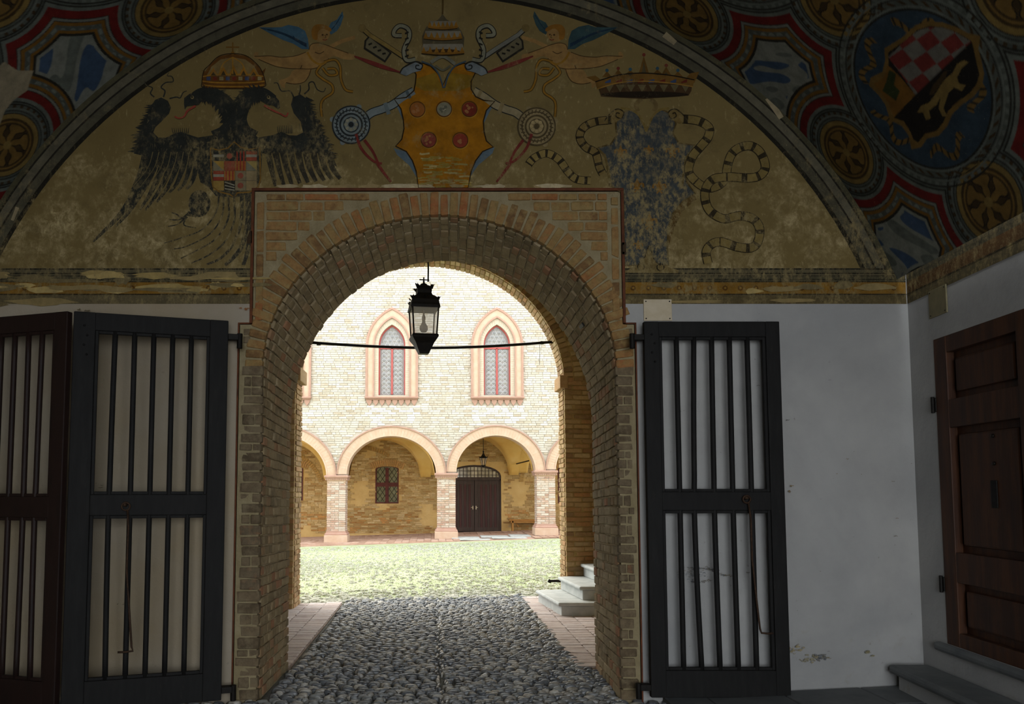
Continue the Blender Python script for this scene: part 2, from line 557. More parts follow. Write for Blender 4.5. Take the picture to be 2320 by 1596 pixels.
def lay(parent, items, mat, ramp, limit=300, name='brick', rest='brick_courses'):
    """items: (weight, 4x4). The largest become parts, the others one joined part"""
    items = sorted(items, key=lambda t: -t[0])
    for i, (w, M4) in enumerate(items[:limit]):
        mesh_obj(name, brick_mesh(mat, random.randrange(8)), parent, M4)
    if len(items) > limit:
        mb = MB()
        cols = [lin(c) for _, c in ramp]
        for w, M4 in items[limit:]:
            a, b, t = random.choice(cols), random.choice(cols), random.random()
            mb.col = tuple(a[i] * t + b[i] * (1 - t) for i in range(3))
            k = random.randrange(8)
            mb.add(BRICKS[k][0], BRICKS[k][1], M4)
        tag(mb.build(rest, 'brick_attr', parent), kind='stuff')

# ================================================================== THE GATE WALL
ACX, ACZ, AA, AB = 0.0365, 2.54, 1.378, 1.224        # elliptical head of the gate arch
PL, PR, PT, SHZ = -1.424, 1.469, 3.957, 2.889        # brick panel round the arch
JL, JR = -1.523, 1.560                               # wider foot of the panel
YB = 6.85                                            # back of the gate arch

def arch_loop(off=0.0, z0=-0.15, n=48):
    P = [(ACX + AA + off, z0)]
    for i in range(n + 1):
        t = math.pi * i / n
        P.append((ACX + (AA + off) * math.cos(t), ACZ + (AB + off) * math.sin(t)))
    P.append((ACX - AA - off, z0))
    return P

def notch(g):                                        # outline of the brick panel, grown by g
    return [(JR + g, -0.15), (JR + g, SHZ + g), (PR + g, SHZ + g), (PR + g, PT + g),
            (PL - g, PT + g), (PL - g, SHZ + g), (JL - g, SHZ + g), (JL - g, -0.15)]

mb = MB()
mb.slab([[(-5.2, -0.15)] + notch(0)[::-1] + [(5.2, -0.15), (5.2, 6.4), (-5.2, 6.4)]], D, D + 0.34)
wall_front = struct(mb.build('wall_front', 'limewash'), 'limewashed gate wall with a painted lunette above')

# brick panel: mortar body and bricks
mb = MB()
mb.slab([notch(0) + arch_loop(0.012)[::-1]], D + 0.014, D + 0.16)
trim_1 = struct(mb.build('trim_1', 'gate_mortar'), 'exposed brick panel framing the gate arch')
BCX, BCZ, BA, BB = 0.062, 2.15, 1.375, 1.56          # the head of the opening at its back
def even_loop(cx, cz, a, b, off=0.0, n=240):
    """points at even spacing: right foot, over the head, left foot"""
    P = [(cx + a + off, cz * k / 60) for k in range(60)]
    P += [(cx + (a + off) * math.cos(math.pi * k / 200), cz + (b + off) * math.sin(math.pi * k / 200)) for k in range(201)]
    P += [(cx - a - off, cz * (59 - k) / 60) for k in range(60)]
    d = np.concatenate([[0], np.cumsum([math.hypot(P[k + 1][0] - P[k][0], P[k + 1][1] - P[k][1]) for k in range(len(P) - 1)])])
    s_ = np.linspace(0, d[-1], n + 1)
    return np.stack([np.interp(s_, d, [p[0] for p in P]), np.interp(s_, d, [p[1] for p in P])], 1), d[-1]
LF, LEN = even_loop(ACX, ACZ, AA, AB)
LB, _ = even_loop(BCX, BCZ, BA, BB)
def tunnel(s_, y):
    """point and inward-facing frame on the reveal at share s_ of the way round and depth y"""
    f = (y - D) / (YB - D)
    L_ = LF * (1 - f) + LB * f
    k = s_ * (len(L_) - 1)
    i0 = max(0, min(len(L_) - 2, int(k)))
    p = L_[i0] + (L_[i0 + 1] - L_[i0]) * (k - i0)
    t_ = L_[min(i0 + 2, len(L_) - 1)] - L_[max(i0 - 1, 0)]
    t_ = t_ / np.linalg.norm(t_)
    return p, (t_[1], -t_[0])                        # outward normal

mb = MB()
LB2, _ = even_loop(BCX, BCZ, BA, BB, 0.014)
LF2, _ = even_loop(ACX, ACZ, AA, AB, 0.014)
rows = []
for y in (D + 0.155, D + .5, YB):
    f = (y - D) / (YB - D)
    L_ = LF2 * (1 - f) + LB2 * f
    rows.append(mb.pts([(x, y, z - .02 if k in (0, len(L_) - 1) else z) for k, (x, z) in enumerate(L_)]))
for a, b in ((0, 1), (1, 2)):
    for k in range(len(LF2) - 1):
        mb.face((rows[a] + k, rows[a] + k + 1, rows[b] + k + 1, rows[b] + k))
mb.slab([[(2.6, -0.02), (2.6, 5.6), (-2.6, 5.6), (-2.6, -0.02)] + [(x, z - (.02 if z < .001 else 0)) for x, z in LB2[::-1]]], YB - .002, YB + .0)
wall_passage = struct(mb.build('wall_passage', 'soffit_mortar'), 'thick brick reveal of the gate arch')

R3 = random.Random(5)
face = []
def jit(a): return R3.uniform(-a, a)

def face_brick(x0, x1, z0, z1, tilt=0.0):
    w, h = x1 - x0, z1 - z0
    ex = Vector((math.cos(tilt), 0, math.sin(tilt)))
    ez = Vector((-math.sin(tilt), 0, math.cos(tilt)))
    y = D + 0.033 + jit(0.005)
    face.append((w * h * 100, frame(((x0 + x1) / 2, y, (z0 + z1) / 2), ex * w, Vector((0, 0.06, 0)), ez * h)))

# voussoir ring
def ell(t, off=0.0):
    nx, nz = AB * math.cos(t), AA * math.sin(t)
    l = math.hypot(nx, nz)
    nx, nz = nx / l, nz / l
    return (ACX + AA * math.cos(t) + nx * off, ACZ + AB * math.sin(t) + nz * off), (nx, nz)

samples = [math.pi * i / 2000 for i in range(2001)]
arc = [0.0]
for i in range(2000):
    p, q = ell(samples[i])[0], ell(samples[i + 1])[0]
    arc.append(arc[-1] + math.hypot(p[0] - q[0], p[1] - q[1]))
def t_at(s):
    return samples[min(range(0, 2001), key=lambda i: abs(arc[i] - s))] if False else float(np.interp(s, arc, samples))

nv = 56
step = arc[-1] / nv
for i in range(nv):
    t = t_at((i + 0.5) * step)
    L = 0.175 + jit(0.018)
    if t < 0.30 or t > math.pi - 0.30: L = 0.135
    (x, z), (nx, nz) = ell(t, L / 2 + 0.004)
    a = jit(0.05)
    nx, nz = nx * math.cos(a) - nz * math.sin(a), nx * math.sin(a) + nz * math.cos(a)
    w = step * R3.uniform(0.8, 0.95)
    face.append((3, frame((x, D + 0.031 + jit(.006), z), Vector((nx, 0, nz)) * L, Vector((0, 0.06, 0)), Vector((-nz, 0, nx)) * w)))

# upright bricks along the edges of the panel
for side in (0, 1):
    z = SHZ + 0.03
    while z < PT - 0.06:
        h = R3.uniform(0.10, 0.26)
        h = min(h, PT - 0.03 - z)
        if h > .05:
            x = PL + 0.02 if side == 0 else PR - 0.075
            face_brick(x, x + 0.055, z, z + h - 0.02)
        z += h
# courses in the spandrels
ch = 0.0815
zc = SHZ + 0.02
while zc < PT - 0.05:
    zb, zt = zc, min(zc + ch - 0.013, PT - 0.02)
    k = (zb - 0.005 - ACZ) / (AB + 0.205)
    half = (AA + 0.205) * math.sqrt(max(0, 1 - k * k)) if k < 1 else 0
    spans = [(PL + 0.095, ACX - half), (ACX + half, PR - 0.095)] if half > 0 else [(PL + 0.095, PR - 0.095)]
    for a, b in spans:
        x = a
        while x < b - 0.04:
            w = min(R3.choice((0.15, 0.2, 0.26, 0.29)) * R3.uniform(.92, 1.08), b - x)
            if b - x - w < 0.06: w = b - x
            face_brick(x, x + w - 0.013, zb, zt + jit(.004), jit(0.012))
            x += w
    zc += ch
lay(trim_1, face, 'gate_brick', GATE_BRICK)
# jamb courses beside the opening: rougher, half smeared with mortar
face = []
for side in (0, 1):
    z = 0.01
    while z < SHZ - 0.03:
        h = R3.uniform(0.06, 0.092)
        k = max(0.0, (z + h - ACZ) / AB)
        inner = AA * math.sqrt(max(0, 1 - min(k, 1) ** 2))
        pad = 0.135 if z > ACZ - 0.03 else 0.0
        a, b = (JL + R3.uniform(.012, .05), ACX - inner - pad + 0.004) if side == 0 else (ACX + inner + pad - 0.004, JR - R3.uniform(.012, .05))
        if b - a > 0.03:
            cut = [a, b]
            if R3.random() < .3 and b - a > .1: cut = [a, a + (b - a) * R3.uniform(.4, .65), b]
            for q in range(len(cut) - 1):
                w, hh = cut[q + 1] - cut[q] - (.008 if len(cut) > 2 else 0), h - R3.uniform(.008, .016)
                tl = jit(.03)
                face.append((w * h * 100, frame(((cut[q] + cut[q + 1]) / 2, D + 0.036 + jit(0.008), z + h / 2), Vector((math.cos(tl), 0, math.sin(tl))) * w, (0, .06, 0), Vector((-math.sin(tl), 0, math.cos(tl))) * hh)))
        z += h
lay(trim_1, face, 'jamb_brick', JAMB_BRICK)

# bricks of the soffit and of the reveals
sof = []
y0, y1 = D + 0.061, YB - 0.012
def row_lengths(k, short=False):
    out, y = [], y0
    if k % 2: 
        out.append((y, y + 0.1)); y += 0.1
    while y < y1 - 0.03:
        l = R3.choice((0.12, 0.13, 0.24, 0.26)) * R3.uniform(.93, 1.07)
        if y1 - y - l < 0.06: l = y1 - y
        out.append((y, y + l)); y += l
    return out
NC = 118
for i in range(NC):
    for a, b in row_lengths(i):
        ym = (a + b) / 2
        (x, z), (nx, nz) = tunnel((i + .5) / NC, ym)
        o = 0.022 + jit(.006)
        pa, _n = tunnel((i + .5) / NC, a); pb, _n = tunnel((i + .5) / NC, b)
        ey_ = Vector((pb[0] - pa[0], b - a, pb[1] - pa[1]))
        ey_ = ey_ * ((b - a - .014) / (b - a))
        ex_ = Vector((nx, 0, nz)); ez_ = ex_.cross(ey_).normalized()
        w = LEN / NC * R3.uniform(0.76, 0.9)
        sof.append(((7.5 - a) * (b - a) * (1.3 if z > 2.2 else 1), frame((x + nx * o, ym, z + nz * o), ex_ * .05, ey_, ez_ * w)))
lay(wall_passage, sof, 'soffit_brick', SOFFIT_BRICK)

# dark slot in the right side of the soffit, its shade a black block
(px_, pz_), (nx, nz) = tunnel(0.335, 6.35)
MB().box((px_ - nx * .002, 6.35, pz_ - nz * .002), (.02, .16, .035), rot('Y', -math.atan2(nz, nx))).build('dark_slot', 'iron', wall_passage, bevel=.004)
# corner plugs of old timber beside the panel
for (x0, y_0, x1, y_1, lb) in ((561, 524, 572, 553, 'small dark timber plug left of the brick panel'), (1408, 550, 1418, 578, 'small dark timber plug right of the brick panel')):
    a, b = at(x0, y_0, D), at(x1, y_1, D)
    mb = MB(); mb.bb(a[0], b[0], D - 0.012, D + 0.06, b[1], a[1])
    mb.bb(a[0] + .006, b[0] - .006, D - 0.016, D - .012, b[1] + .02, a[1] - .02)
    mb.build('timber_plug', 'dark_wood_plug', wall_front, bevel=0.003)
# thin timber bead round the brick panel
MAT['bead'] = plain('bead', [(0.3, '#4a2510'), (0.7, '#6b3a1c')], 14, 0.7, 0.3)
for x0, x1, z0, z1 in ((PL - .022, PR + .022, PT, PT + .022), (PL - .022, PL, SHZ, PT), (PR, PR + .022, SHZ, PT),
                       (JL - .012, JL, 0, SHZ), (JR, JR + .012, 0, SHZ), (JL - .012, PL, SHZ, SHZ + .012), (PR, JR + .012, SHZ, SHZ + .012)):
    MB().bb(x0, x1, D - 0.012, D + 0.02, z0, z1).build('panel_bead', 'bead', trim_1, bevel=0.003)

# ================================================================== PASSAGE AND REAR ARCH
SH, Y0R = 0.20, 10.5
def yr(x): return Y0R + SH * x
RCX, RCZ, RR, RB = 0.0, 3.17, 1.885, 1.74
def shear(x, y, z): return (x, y + SH * x, z)
def rear_loop(off, z0=-0.2, n=40):
    P = [(RCX + RR + off, z0)]
    P += [(RCX + (RR + off) * math.cos(math.pi * i / n), RCZ + (RB + off) * math.sin(math.pi * i / n)) for i in range(n + 1)]
    return P + [(RCX - RR - off, z0)]
mb = MB()
mb.slab([[(9, -0.2), (9, 7.5), (-9, 7.5), (-9, -0.2)] + rear_loop(0.012)[::-1]], Y0R + .014, Y0R + .49, f=shear)
wall_rear = struct(mb.build('wall_rear', 'rear_mortar'), 'brick wall with the inner arch opening to the courtyard')
rb = []
ex = Vector((1, SH, 0)).normalized()
for side in (-1, 1):                                   # face beside the opening
    z, k = 0.0, 0
    while z < 5.2:
        h = 0.071
        dz = max(0.0, z + h - RCZ)
        inner = RR * math.sqrt(max(0.0, 1 - (dz / RB) ** 2)) + (0.30 if z > RCZ else 0.0)
        x, end = inner + 0.003, 2.46
        if k % 2 and z <= RCZ: 
            pass
        while x < end - 0.04:
            w = min((0.13 if (k % 2 and x < inner + .01) else 0.265) * R3.uniform(.92, 1.06), end - x)
            xc = RCX + side * (x + w / 2)
            rb.append((4 * w if side > 0 else 3 * w, frame((xc, yr(xc) + 0.03 + jit(.005), z + h / 2), ex * (w - 0.014), (0, 0.06, 0), (0, 0, h - 0.014))))
            x += w
        z += h; k += 1
nr = 78
for i in range(nr):                                    # ring and soffit
    t = math.pi * (i + .5) / nr
    n = Vector((RB * math.cos(t), 0, RR * math.sin(t))).normalized()
    px_, pz_ = RCX + RR * math.cos(t), RCZ + RB * math.sin(t)
    w = math.pi * (RR + RB) / 2 / nr * .82
    for q, L in ((0.075, 0.14), (0.225, 0.14)):
        xc = px_ + n.x * q
        rb.append((0.9 if n.x > 0 else .3, frame((xc, yr(xc) + 0.03 + jit(.004), pz_ + n.z * q), Vector((n.x, 0, n.z)) * L, (0, 0.06, 0), Vector((-n.z, 0, n.x)) * w)))
    for q in range(2):
        xc = px_ + n.x * 0.022
        ya = Y0R + 0.065 + q * 0.215
        rb.append((1.0 if n.x > -.2 else .2, frame((xc, ya + 0.105 + SH * xc, pz_ + n.z * 0.022), n * 0.05, (0, 0.20, 0), Vector((-n.z, 0, n.x)) * w)))
for side in (-1, 1):                                   # reveals
    z, k = 0.0, 0
    while z < RCZ - 0.02:
        h = 0.071
        xc = RCX + side * (RR + 0.02)
        for q, (a, b) in enumerate(((0.066, 0.27), (0.28, 0.485)) if k % 2 else ((0.066, 0.17), (0.18, 0.38), (0.39, 0.485))):
            rb.append((1.1, frame((xc + jit(.006), Y0R + (a + b) / 2 + SH * xc, z + h / 2), (0.05, 0, 0), (0, b - a, 0), (0, 0, h - 0.014))))
        z += h; k += 1
lay(wall_rear, rb, 'rear_brick', REAR_BRICK)
for side in (-1, 1):                                   # projecting impost blocks
    xa, xb = RCX + side * (RR - 0.06), RCX + side * (RR + 0.06)
    mb = MB()
    mb.slab([[(min(xa, xb), RCZ - 0.09), (max(xa, xb), RCZ - 0.09), (max(xa, xb), RCZ + 0.10), (min(xa, xb), RCZ + 0.10)]], Y0R - .015, Y0R + .50, f=shear)
    mb.build('impost', 'rear_brick', wall_rear, bevel=0.01)

mb = MB()                                              # side walls of the passage
mb.slab([[(YB, -.2), (13, -.2), (13, 5.6), (YB, 5.6)]], 2.44, 2.6, f=lambda a, b, z: (b, min(a, yr(b) + .02), z))
struct(mb.build('wall_passage_right', 'rear_mortar'), 'right side wall of the gate passage')
mb = MB()
mb.slab([[(YB, -.2), (13, -.2), (13, 5.6), (YB, 5.6)]], -2.42, -2.58, f=lambda a, b, z: (b, min(a, yr(b) + .02), z))
struct(mb.build('wall_passage_left', 'rear_mortar'), 'left side wall of the gate passage')
mb = MB()                                              # its barrel ceiling
n = 24
P = [(2.44 * math.cos(math.pi * i / n), 3.1 + 2.2 * math.sin(math.pi * i / n)) for i in range(n + 1)]
for i in range(n):
    (xa, za), (xb, zb) = P[i], P[i + 1]
    b = mb.pts([(xa, YB - .02, za), (xb, YB - .02, zb), (xb, yr(xb) + .05, zb), (xa, yr(xa) + .05, za)])
    mb.face((b, b + 1, b + 2, b + 3))
for i in range(n):
    (xa, za), (xb, zb) = P[i], P[i + 1]
    b = mb.pts([(xa, YB - .02, za + .3), (xb, YB - .02, zb + .3), (xb, yr(xb) + .05, zb + .3), (xa, yr(xa) + .05, za + .3)])
    mb.face((b + 3, b + 2, b + 1, b))
struct(mb.build('ceiling_passage', 'soffit_mortar', smooth=True), 'barrel ceiling over the gate passage')

# ================================================================== ROOM SHELL
def wr(y): return 3.70 + SKEW * (y - D)                # face of the right wall
DY0, DY1, DZ0, DZ1 = 3.45, 5.46, 0.50, 2.70            # door opening in it
mb = MB()
fr = lambda y, o, z: (wr(y) + o, y, z)
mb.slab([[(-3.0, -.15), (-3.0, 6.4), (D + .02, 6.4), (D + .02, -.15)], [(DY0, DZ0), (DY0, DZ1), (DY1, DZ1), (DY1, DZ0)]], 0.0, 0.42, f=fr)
mb.slab([[(DY0 - .3, DZ0 - .4), (DY0 - .3, DZ1 + .3), (DY1 + .2, DZ1 + .3), (DY1 + .2, DZ0 - .4)]], 0.425, 0.5, f=fr)  # backing slab added behind the door to stop a light leak
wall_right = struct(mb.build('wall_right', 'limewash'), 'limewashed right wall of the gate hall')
wl = lambda y, o, z: (-3.80 + SKEW * (y - D) + o, y, z)
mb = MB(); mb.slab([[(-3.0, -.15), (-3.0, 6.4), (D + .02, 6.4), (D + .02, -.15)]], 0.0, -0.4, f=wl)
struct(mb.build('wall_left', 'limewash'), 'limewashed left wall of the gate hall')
mb = MB()
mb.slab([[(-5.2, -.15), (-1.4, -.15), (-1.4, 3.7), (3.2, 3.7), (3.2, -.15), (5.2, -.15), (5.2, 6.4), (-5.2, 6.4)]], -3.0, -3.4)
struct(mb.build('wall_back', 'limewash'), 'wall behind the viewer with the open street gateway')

# ---- painted barrel vault
MAXT = 69.5
def vault_xyz(u, y):
    t = u / VR
    return VX + SKEW * (y - D) + VR * np.sin(t), y, VZ + VR * np.cos(t)

def c3(h): return np.array(lin(h))
VC = {k: c3(v) for k, v in dict(grey='#4c5049', grey2='#5d625a', dark='#23221c', red='#5e1813', ochre='#6d4d1a', gold='#6a5226', gold2='#746032',
      blue='#2c3a44', blue2='#3a4c62', white='#787a70', brown='#3a2c17', black='#181410').items()}

def inside(u, v, poly):
    r = np.zeros(u.shape, bool)
    n = len(poly)
    for i in range(n):
        x1, y1_ = poly[i]; x2, y2 = poly[(i + 1) % n]
        cnd = ((y1_ > v) != (y2 > v)) & (u < (x2 - x1) * (v - y1_) / (y2 - y1_ + 1e-12) + x1)
        r ^= cnd
    return r

def vault_colour(u, y):
    n = u.size
    col = np.tile(VC['grey'], (n, 1))
    ua = np.where(u > 0, u, -u + 0.07)
    PU, PY = 1.62, 1.90
    def near(u0, y0):
        du = (ua - u0 + PU / 2) % PU - PU / 2
        dy = (y - y0 + PY / 2) % PY - PY / 2
        return np.hypot(du, dy), np.arctan2(dy, du)
    rA, aA = near(3.74, 5.52)
    rB, aB = near(2.99, 4.57)
    rG, aG = near(3.79, 4.57)
    r = np.minimum(rA, rB); a = np.where(rA < rB, aA, aB)
    dc = np.minimum(r - 0.355, rG - 0.665)
    def band(x, lo, hi, c):
        m = (x >= lo) & (x < hi)
        col[m] = c
    # coffers
    for lo, hi, c in ((0, .012, 'dark'), (.012, .04, 'grey2'), (.04, .105, 'red'), (.105, .112, 'dark'), (.112, .132, 'white'), (.132, .138, 'dark'), (.138, .165, 'ochre'),
                      (.165, .205, 'grey'), (.205, .228, 'ochre'), (.228, .250, 'dark')):
        band(dc, lo, hi, VC[c] * (0.75 if c == 'white' else 1))
    beads = (dc > .172) & (dc < .198) & (np.sin(u * 62) * np.sin(y * 62) > 0.1)
    col[beads] = VC['grey2'] * 1.25
    cen = dc >= .250
    nz = (np.sin(u * 9.1 + 2 * np.sin(y * 7)) + np.sin(y * 13.7 + 1.5 * np.sin(u * 11)) + np.sin((u + y) * 29) * .6)
    col[cen] = VC['white']
    col[cen & (nz > 0.55) & (dc > .275)] = VC['blue2']
    col[cen & (nz < -1.2)] = VC['grey2']
    # small rosettes
    for lo, hi, c in ((.335, .347, 'dark'), (.30, .312, 'grey2'), (.285, .292, 'dark'), (.225, .262, 'gold2'), (.262, .270, 'dark'), (.205, .225, 'brown'), (.190, .205, 'gold'), (0, .190, 'brown')):
        band(r, lo, hi, VC[c])
    dots = (r > .312) & (r < .335) & (np.sin(a * 34) > 0.2)
    col[dots] = VC['brown']
    pet = (r < .175) & (np.abs(np.sin(a * 3 + r * 6)) > 0.42 + 0.25 * np.cos(r * 60))
    col[pet] = VC['gold']
    edge = (r < .175) & (np.abs(np.abs(np.sin(a * 3 + r * 6)) - 0.42 - 0.25 * np.cos(r * 60)) < .10)
    col[edge] = VC['black']
    col[r < .035] = VC['gold2']
    # large roundels
    for lo, hi, c in ((.64, .652, 'dark'), (.60, .612, 'grey2'), (.585, .592, 'dark'), (.53, .545, 'grey2'), (.515, .53, 'dark'), (0, .515, 'blue')):
        band(rG, lo, hi, VC[c])
    tooth = (rG > .615) & (rG < .638) & (np.sin(aG * 60) > 0)
    col[tooth] = VC['grey2']
    leaf = (rG > .55) & (rG < .58) & (np.sin(aG * 44 + rG * 120) > .3)
    col[leaf] = VC['brown']
    # ribbons on the blue of the roundel
    wv = np.abs(rG - .42 - .045 * np.sin(aG * 11))
    rib = (rG < .515) & (wv < .026) & (np.sin(aG * 5 + .6) > -.45)
    col[rib] = VC['gold']
    col[rib & (np.sin(aG * 60) > .55)] = VC['dark']
    return col

SHIELD = {}
def px_poly(txt, sc=2.2745, ox=1300.0, oy=0.0):
    out = []
    for t in txt.split():
        x, y = t.split(',')
        out.append((ox + float(x) / sc, oy + float(y) / sc))
    return out
_shield_edge = '1600,250 1690,195 1760,130 1830,110 1900,115 1960,135 2030,170 2095,185 2085,250 2100,310 2115,380 2105,440 2060,500 2000,540 1950,590 1925,650 1880,700 1820,715 1790,760 1740,770 1725,700 1690,650 1630,620 1605,540 1570,490 1520,440 1530,400 1590,370 1605,310'
_shield_in = '1620,270 1700,215 1770,155 1830,135 1900,140 1960,160 2050,212 2060,250 2075,320 2090,385 2075,435 2040,480 1985,520 1930,570 1905,630 1870,675 1810,690 1775,735 1750,720 1735,680 1700,625 1650,605 1625,540 1590,485 1545,435 1600,395 1622,330'
_dark_half = '2050,220 2075,320 2090,385 2075,435 2040,480 1985,520 1930,570 1905,630 1870,675 1810,690 1775,735 1750,720 1735,680 1700,625 1648,608'
_checker = '1620,295 1700,215 1770,160 1830,140 1900,142 1960,162 2048,215 1760,490'
_green = '1618,335 1690,405 1760,490 1650,605 1625,540 1590,485 1545,435 1600,395'
_lion = '2010,310 2035,320 2000,350 1975,400 1985,430 2020,440 2000,470 1960,450 1930,480 1905,560 1925,600 1900,600 1880,560 1890,500 1870,540 1830,570 1840,610 1815,620 1800,580 1770,580 1790,545 1830,530 1860,490 1890,440 1920,400 1950,380 1975,330'
_lionb = '1905,370 1925,365 1915,400 1880,450 1850,490 1830,490 1850,440 1885,400'

def vault_shapes():
    S = []
    def uv(txt): return [on_vault(x, y) for x, y in px_poly(txt)]
    S.append((uv(_shield_edge), VC['gold']))
    S.append((uv(_shield_in), VC['black']))
    S.append((uv(_green), c3('#6b4a1a')))
    S.append((uv('1625,360 1660,380 1650,440 1680,470 1660,520 1620,490 1590,470 1610,420'), c3('#2c3417')))
    # chequers: two edge directions of the lozenge grid
    o, e1, e2 = (1700, 218), (290 / 5.0, -62 / 5.0), (60, 60)
    chk = uv(_checker)
    S.append((chk, c3('#66635a')))
    for i in range(-1, 7):
        for j in range(-1, 6):
            if (i + j) % 2: continue
            bx, by = 1622 + i * 72 + j * 52, 300 - i * 48 + j * 62
            q = [(bx, by), (bx + 72, by - 48), (bx + 72 + 52, by - 48 + 62), (bx + 52, by + 62)]
            S.append(([on_vault(1300 + x / 2.2745, y / 2.2745) for x, y in q], c3('#6a2a24'), chk))
    S.append((uv(_dark_half), VC['black']))
    S.append((uv(_lion), VC['gold2']))
    S.append((uv(_lionb), VC['brown']))
    # patch of bare plaster at the left, over the other roundel
    S.append(([on_vault(x, y) for x, y in ((-160, 140), (-20, 165), (10, 140), (40, 160), (76, 160), (70, 178), (62, 205), (30, 228), (12, 250), (0, 282), (-60, 330), (-160, 330))], c3('#8b8068')))
    return S

def vault_mesh():
    us, ys = [], []
    dens = 0.0075
    U1 = math.radians(MAXT) * VR
    segs = [np.arange(-U1, -1.55, dens), np.linspace(-1.55, 1.55, 236), np.arange(1.55 + dens, U1 + dens, dens)]
    u = np.concatenate(segs); u[-1] = U1
    yv = np.concatenate([np.linspace(-3.05, 1.2, 20)[:-1], np.arange(1.2, 3.3, .012), np.arange(3.3, D + 0.012, dens)])
    yv[-1] = D + 0.01
    UU, YY = np.meshgrid(u, yv)
    fu, fy = UU.ravel(), YY.ravel()
    shapes = vault_shapes()
    col = 0
    q_ = dens / 4
    for du, dy in ((-q_, -q_), (q_, -q_), (-q_, q_), (q_, q_)):        # averaged, so that edges stay clean
        gu, gy = fu + du, fy + dy
        cc_ = vault_colour(gu, gy)
        for s in shapes:
            P = np.array(s[0])
            m = (gu > P[:, 0].min()) & (gu < P[:, 0].max()) & (gy > P[:, 1].min()) & (gy < P[:, 1].max())
            idx = np.nonzero(m)[0]
            if not len(idx): continue
            k = inside(gu[idx], gy[idx], s[0])
            if len(s) > 2: k &= inside(gu[idx], gy[idx], s[2])
            cc_[idx[k]] = s[1]
        cc_[fy < 1.2] = VC['grey']
        col = col + cc_ / 4
    X, Y, Z = vault_xyz(fu, fy)
    V = np.stack([X, Y, Z], 1)
    nu, ny = len(u), len(yv)
    i = np.arange(nu * ny).reshape(ny, nu)
    q = np.stack([i[:-1, :-1], i[1:, :-1], i[1:, 1:], i[:-1, 1:]], -1).reshape(-1, 4)
    me = bpy.data.meshes.new('ceiling')
    me.vertices.add(len(V)); me.vertices.foreach_set('co', V.astype(np.float32).ravel())
    me.loops.add(q.size); me.loops.foreach_set('vertex_index', q.astype(np.int32).ravel())
    me.polygons.add(len(q)); me.polygons.foreach_set('loop_start', np.arange(0, q.size, 4, dtype=np.int32))
    me.update(calc_edges=True)
    ca = me.color_attributes.new('Col', 'FLOAT_COLOR', 'POINT')
    ca.data.foreach_set('color', np.concatenate([col, np.ones((len(col), 1))], 1).astype(np.float32).ravel())
    me.polygons.foreach_set('use_smooth', np.ones(len(q), bool))
    me.materials.append(MAT['vault_paint'])
    o = bpy.data.objects.new('ceiling', me)
    C.objects.link(o)
    return struct(o, 'painted barrel vault with coffers, rosettes and a shield roundel')
ceiling = vault_mesh()

# ---- floors
mb = MB()
mb.bb(-5.0, 5.0, -3.2, D + 0.1, -0.3, -0.02)
b = mb.pts([(x, y, z) for z in (-.3, -.02) for x, y in ((-2.6, D + .1), (2.6, D + .1), (2.6, yr(2.6) + .55), (-2.6, yr(-2.6) + .55))])
for q in ((0, 3, 2, 1), (4, 5, 6, 7), (0, 1, 5, 4), (1, 2, 6, 5), (2, 3, 7, 6), (3, 0, 4, 7)): mb.face([b + i for i in q])
floor = struct(mb.build('floor', 'bedding'), 'cobbled carriageway through the gate hall and passage')

# ================================================================== FLOOR PIECES
def pebble(n, rings):
    V, Fc = [], []
    rr = random.Random(n * 31 + len(rings))
    for r, z in rings:
        for k in range(n):
            a = 2 * math.pi * k / n
            q = r * rr.uniform(.88, 1.1)
            V.append((q * math.cos(a) * .5, q * math.sin(a) * .5, z))
    V.append((0, 0, rings[-1][1] + .1))
    for i in range(len(rings) - 1):
        for k in range(n):
            Fc.append((i * n + k, i * n + (k + 1) % n, (i + 1) * n + (k + 1) % n, (i + 1) * n + k))
    t = len(V) - 1
    for k in range(n):
        Fc.append(((len(rings) - 1) * n + k, (len(rings) - 1) * n + (k + 1) % n, t))
    return V, Fc
PEB = [pebble(8, [(1.0, -.5), (.98, .1), (.62, .72)]) for _ in range(1)]
PEB = []
for s in range(6):
    random.seed(40 + s)
    V, Fc = [], []
    n = 8
    rad = [random.uniform(.85, 1.12) for _ in range(n)]
    tilt = random.uniform(-.15, .15)
    for r, z in ((1.0, -.5), (.95, .22), (.70, .60)):
        for k in range(n):
            a = 2 * math.pi * k / n
            V.append((r * rad[k] * math.cos(a) * .5, r * rad[k] * math.sin(a) * .5, z + tilt * math.cos(a) * r))
    V.append((0, 0, .74))
    for i in range(2):
        for k in range(n):
            Fc.append((i * n + k, i * n + (k + 1) % n, (i + 1) * n + (k + 1) % n, (i + 1) * n + k))
    for k in range(n):
        Fc.append((2 * n + k, 2 * n + (k + 1) % n, 3 * n))
    PEB.append((V, Fc))
random.seed(23)
PMESH = []
for V, Fc in PEB:
    me = bpy.data.meshes.new('cobble')
    me.from_pydata(V, [], Fc)
    me.polygons.foreach_set('use_smooth', [True] * len(me.polygons))
    me.materials.append(MAT['cobble'])
    PMESH.append(me)

def peb_frame(x, y, z, lx, ly, h, a):
    return frame((x, y, z), Vector((math.cos(a), math.sin(a), 0)) * lx, Vector((-math.sin(a), math.cos(a), 0)) * ly, (0, 0, h))

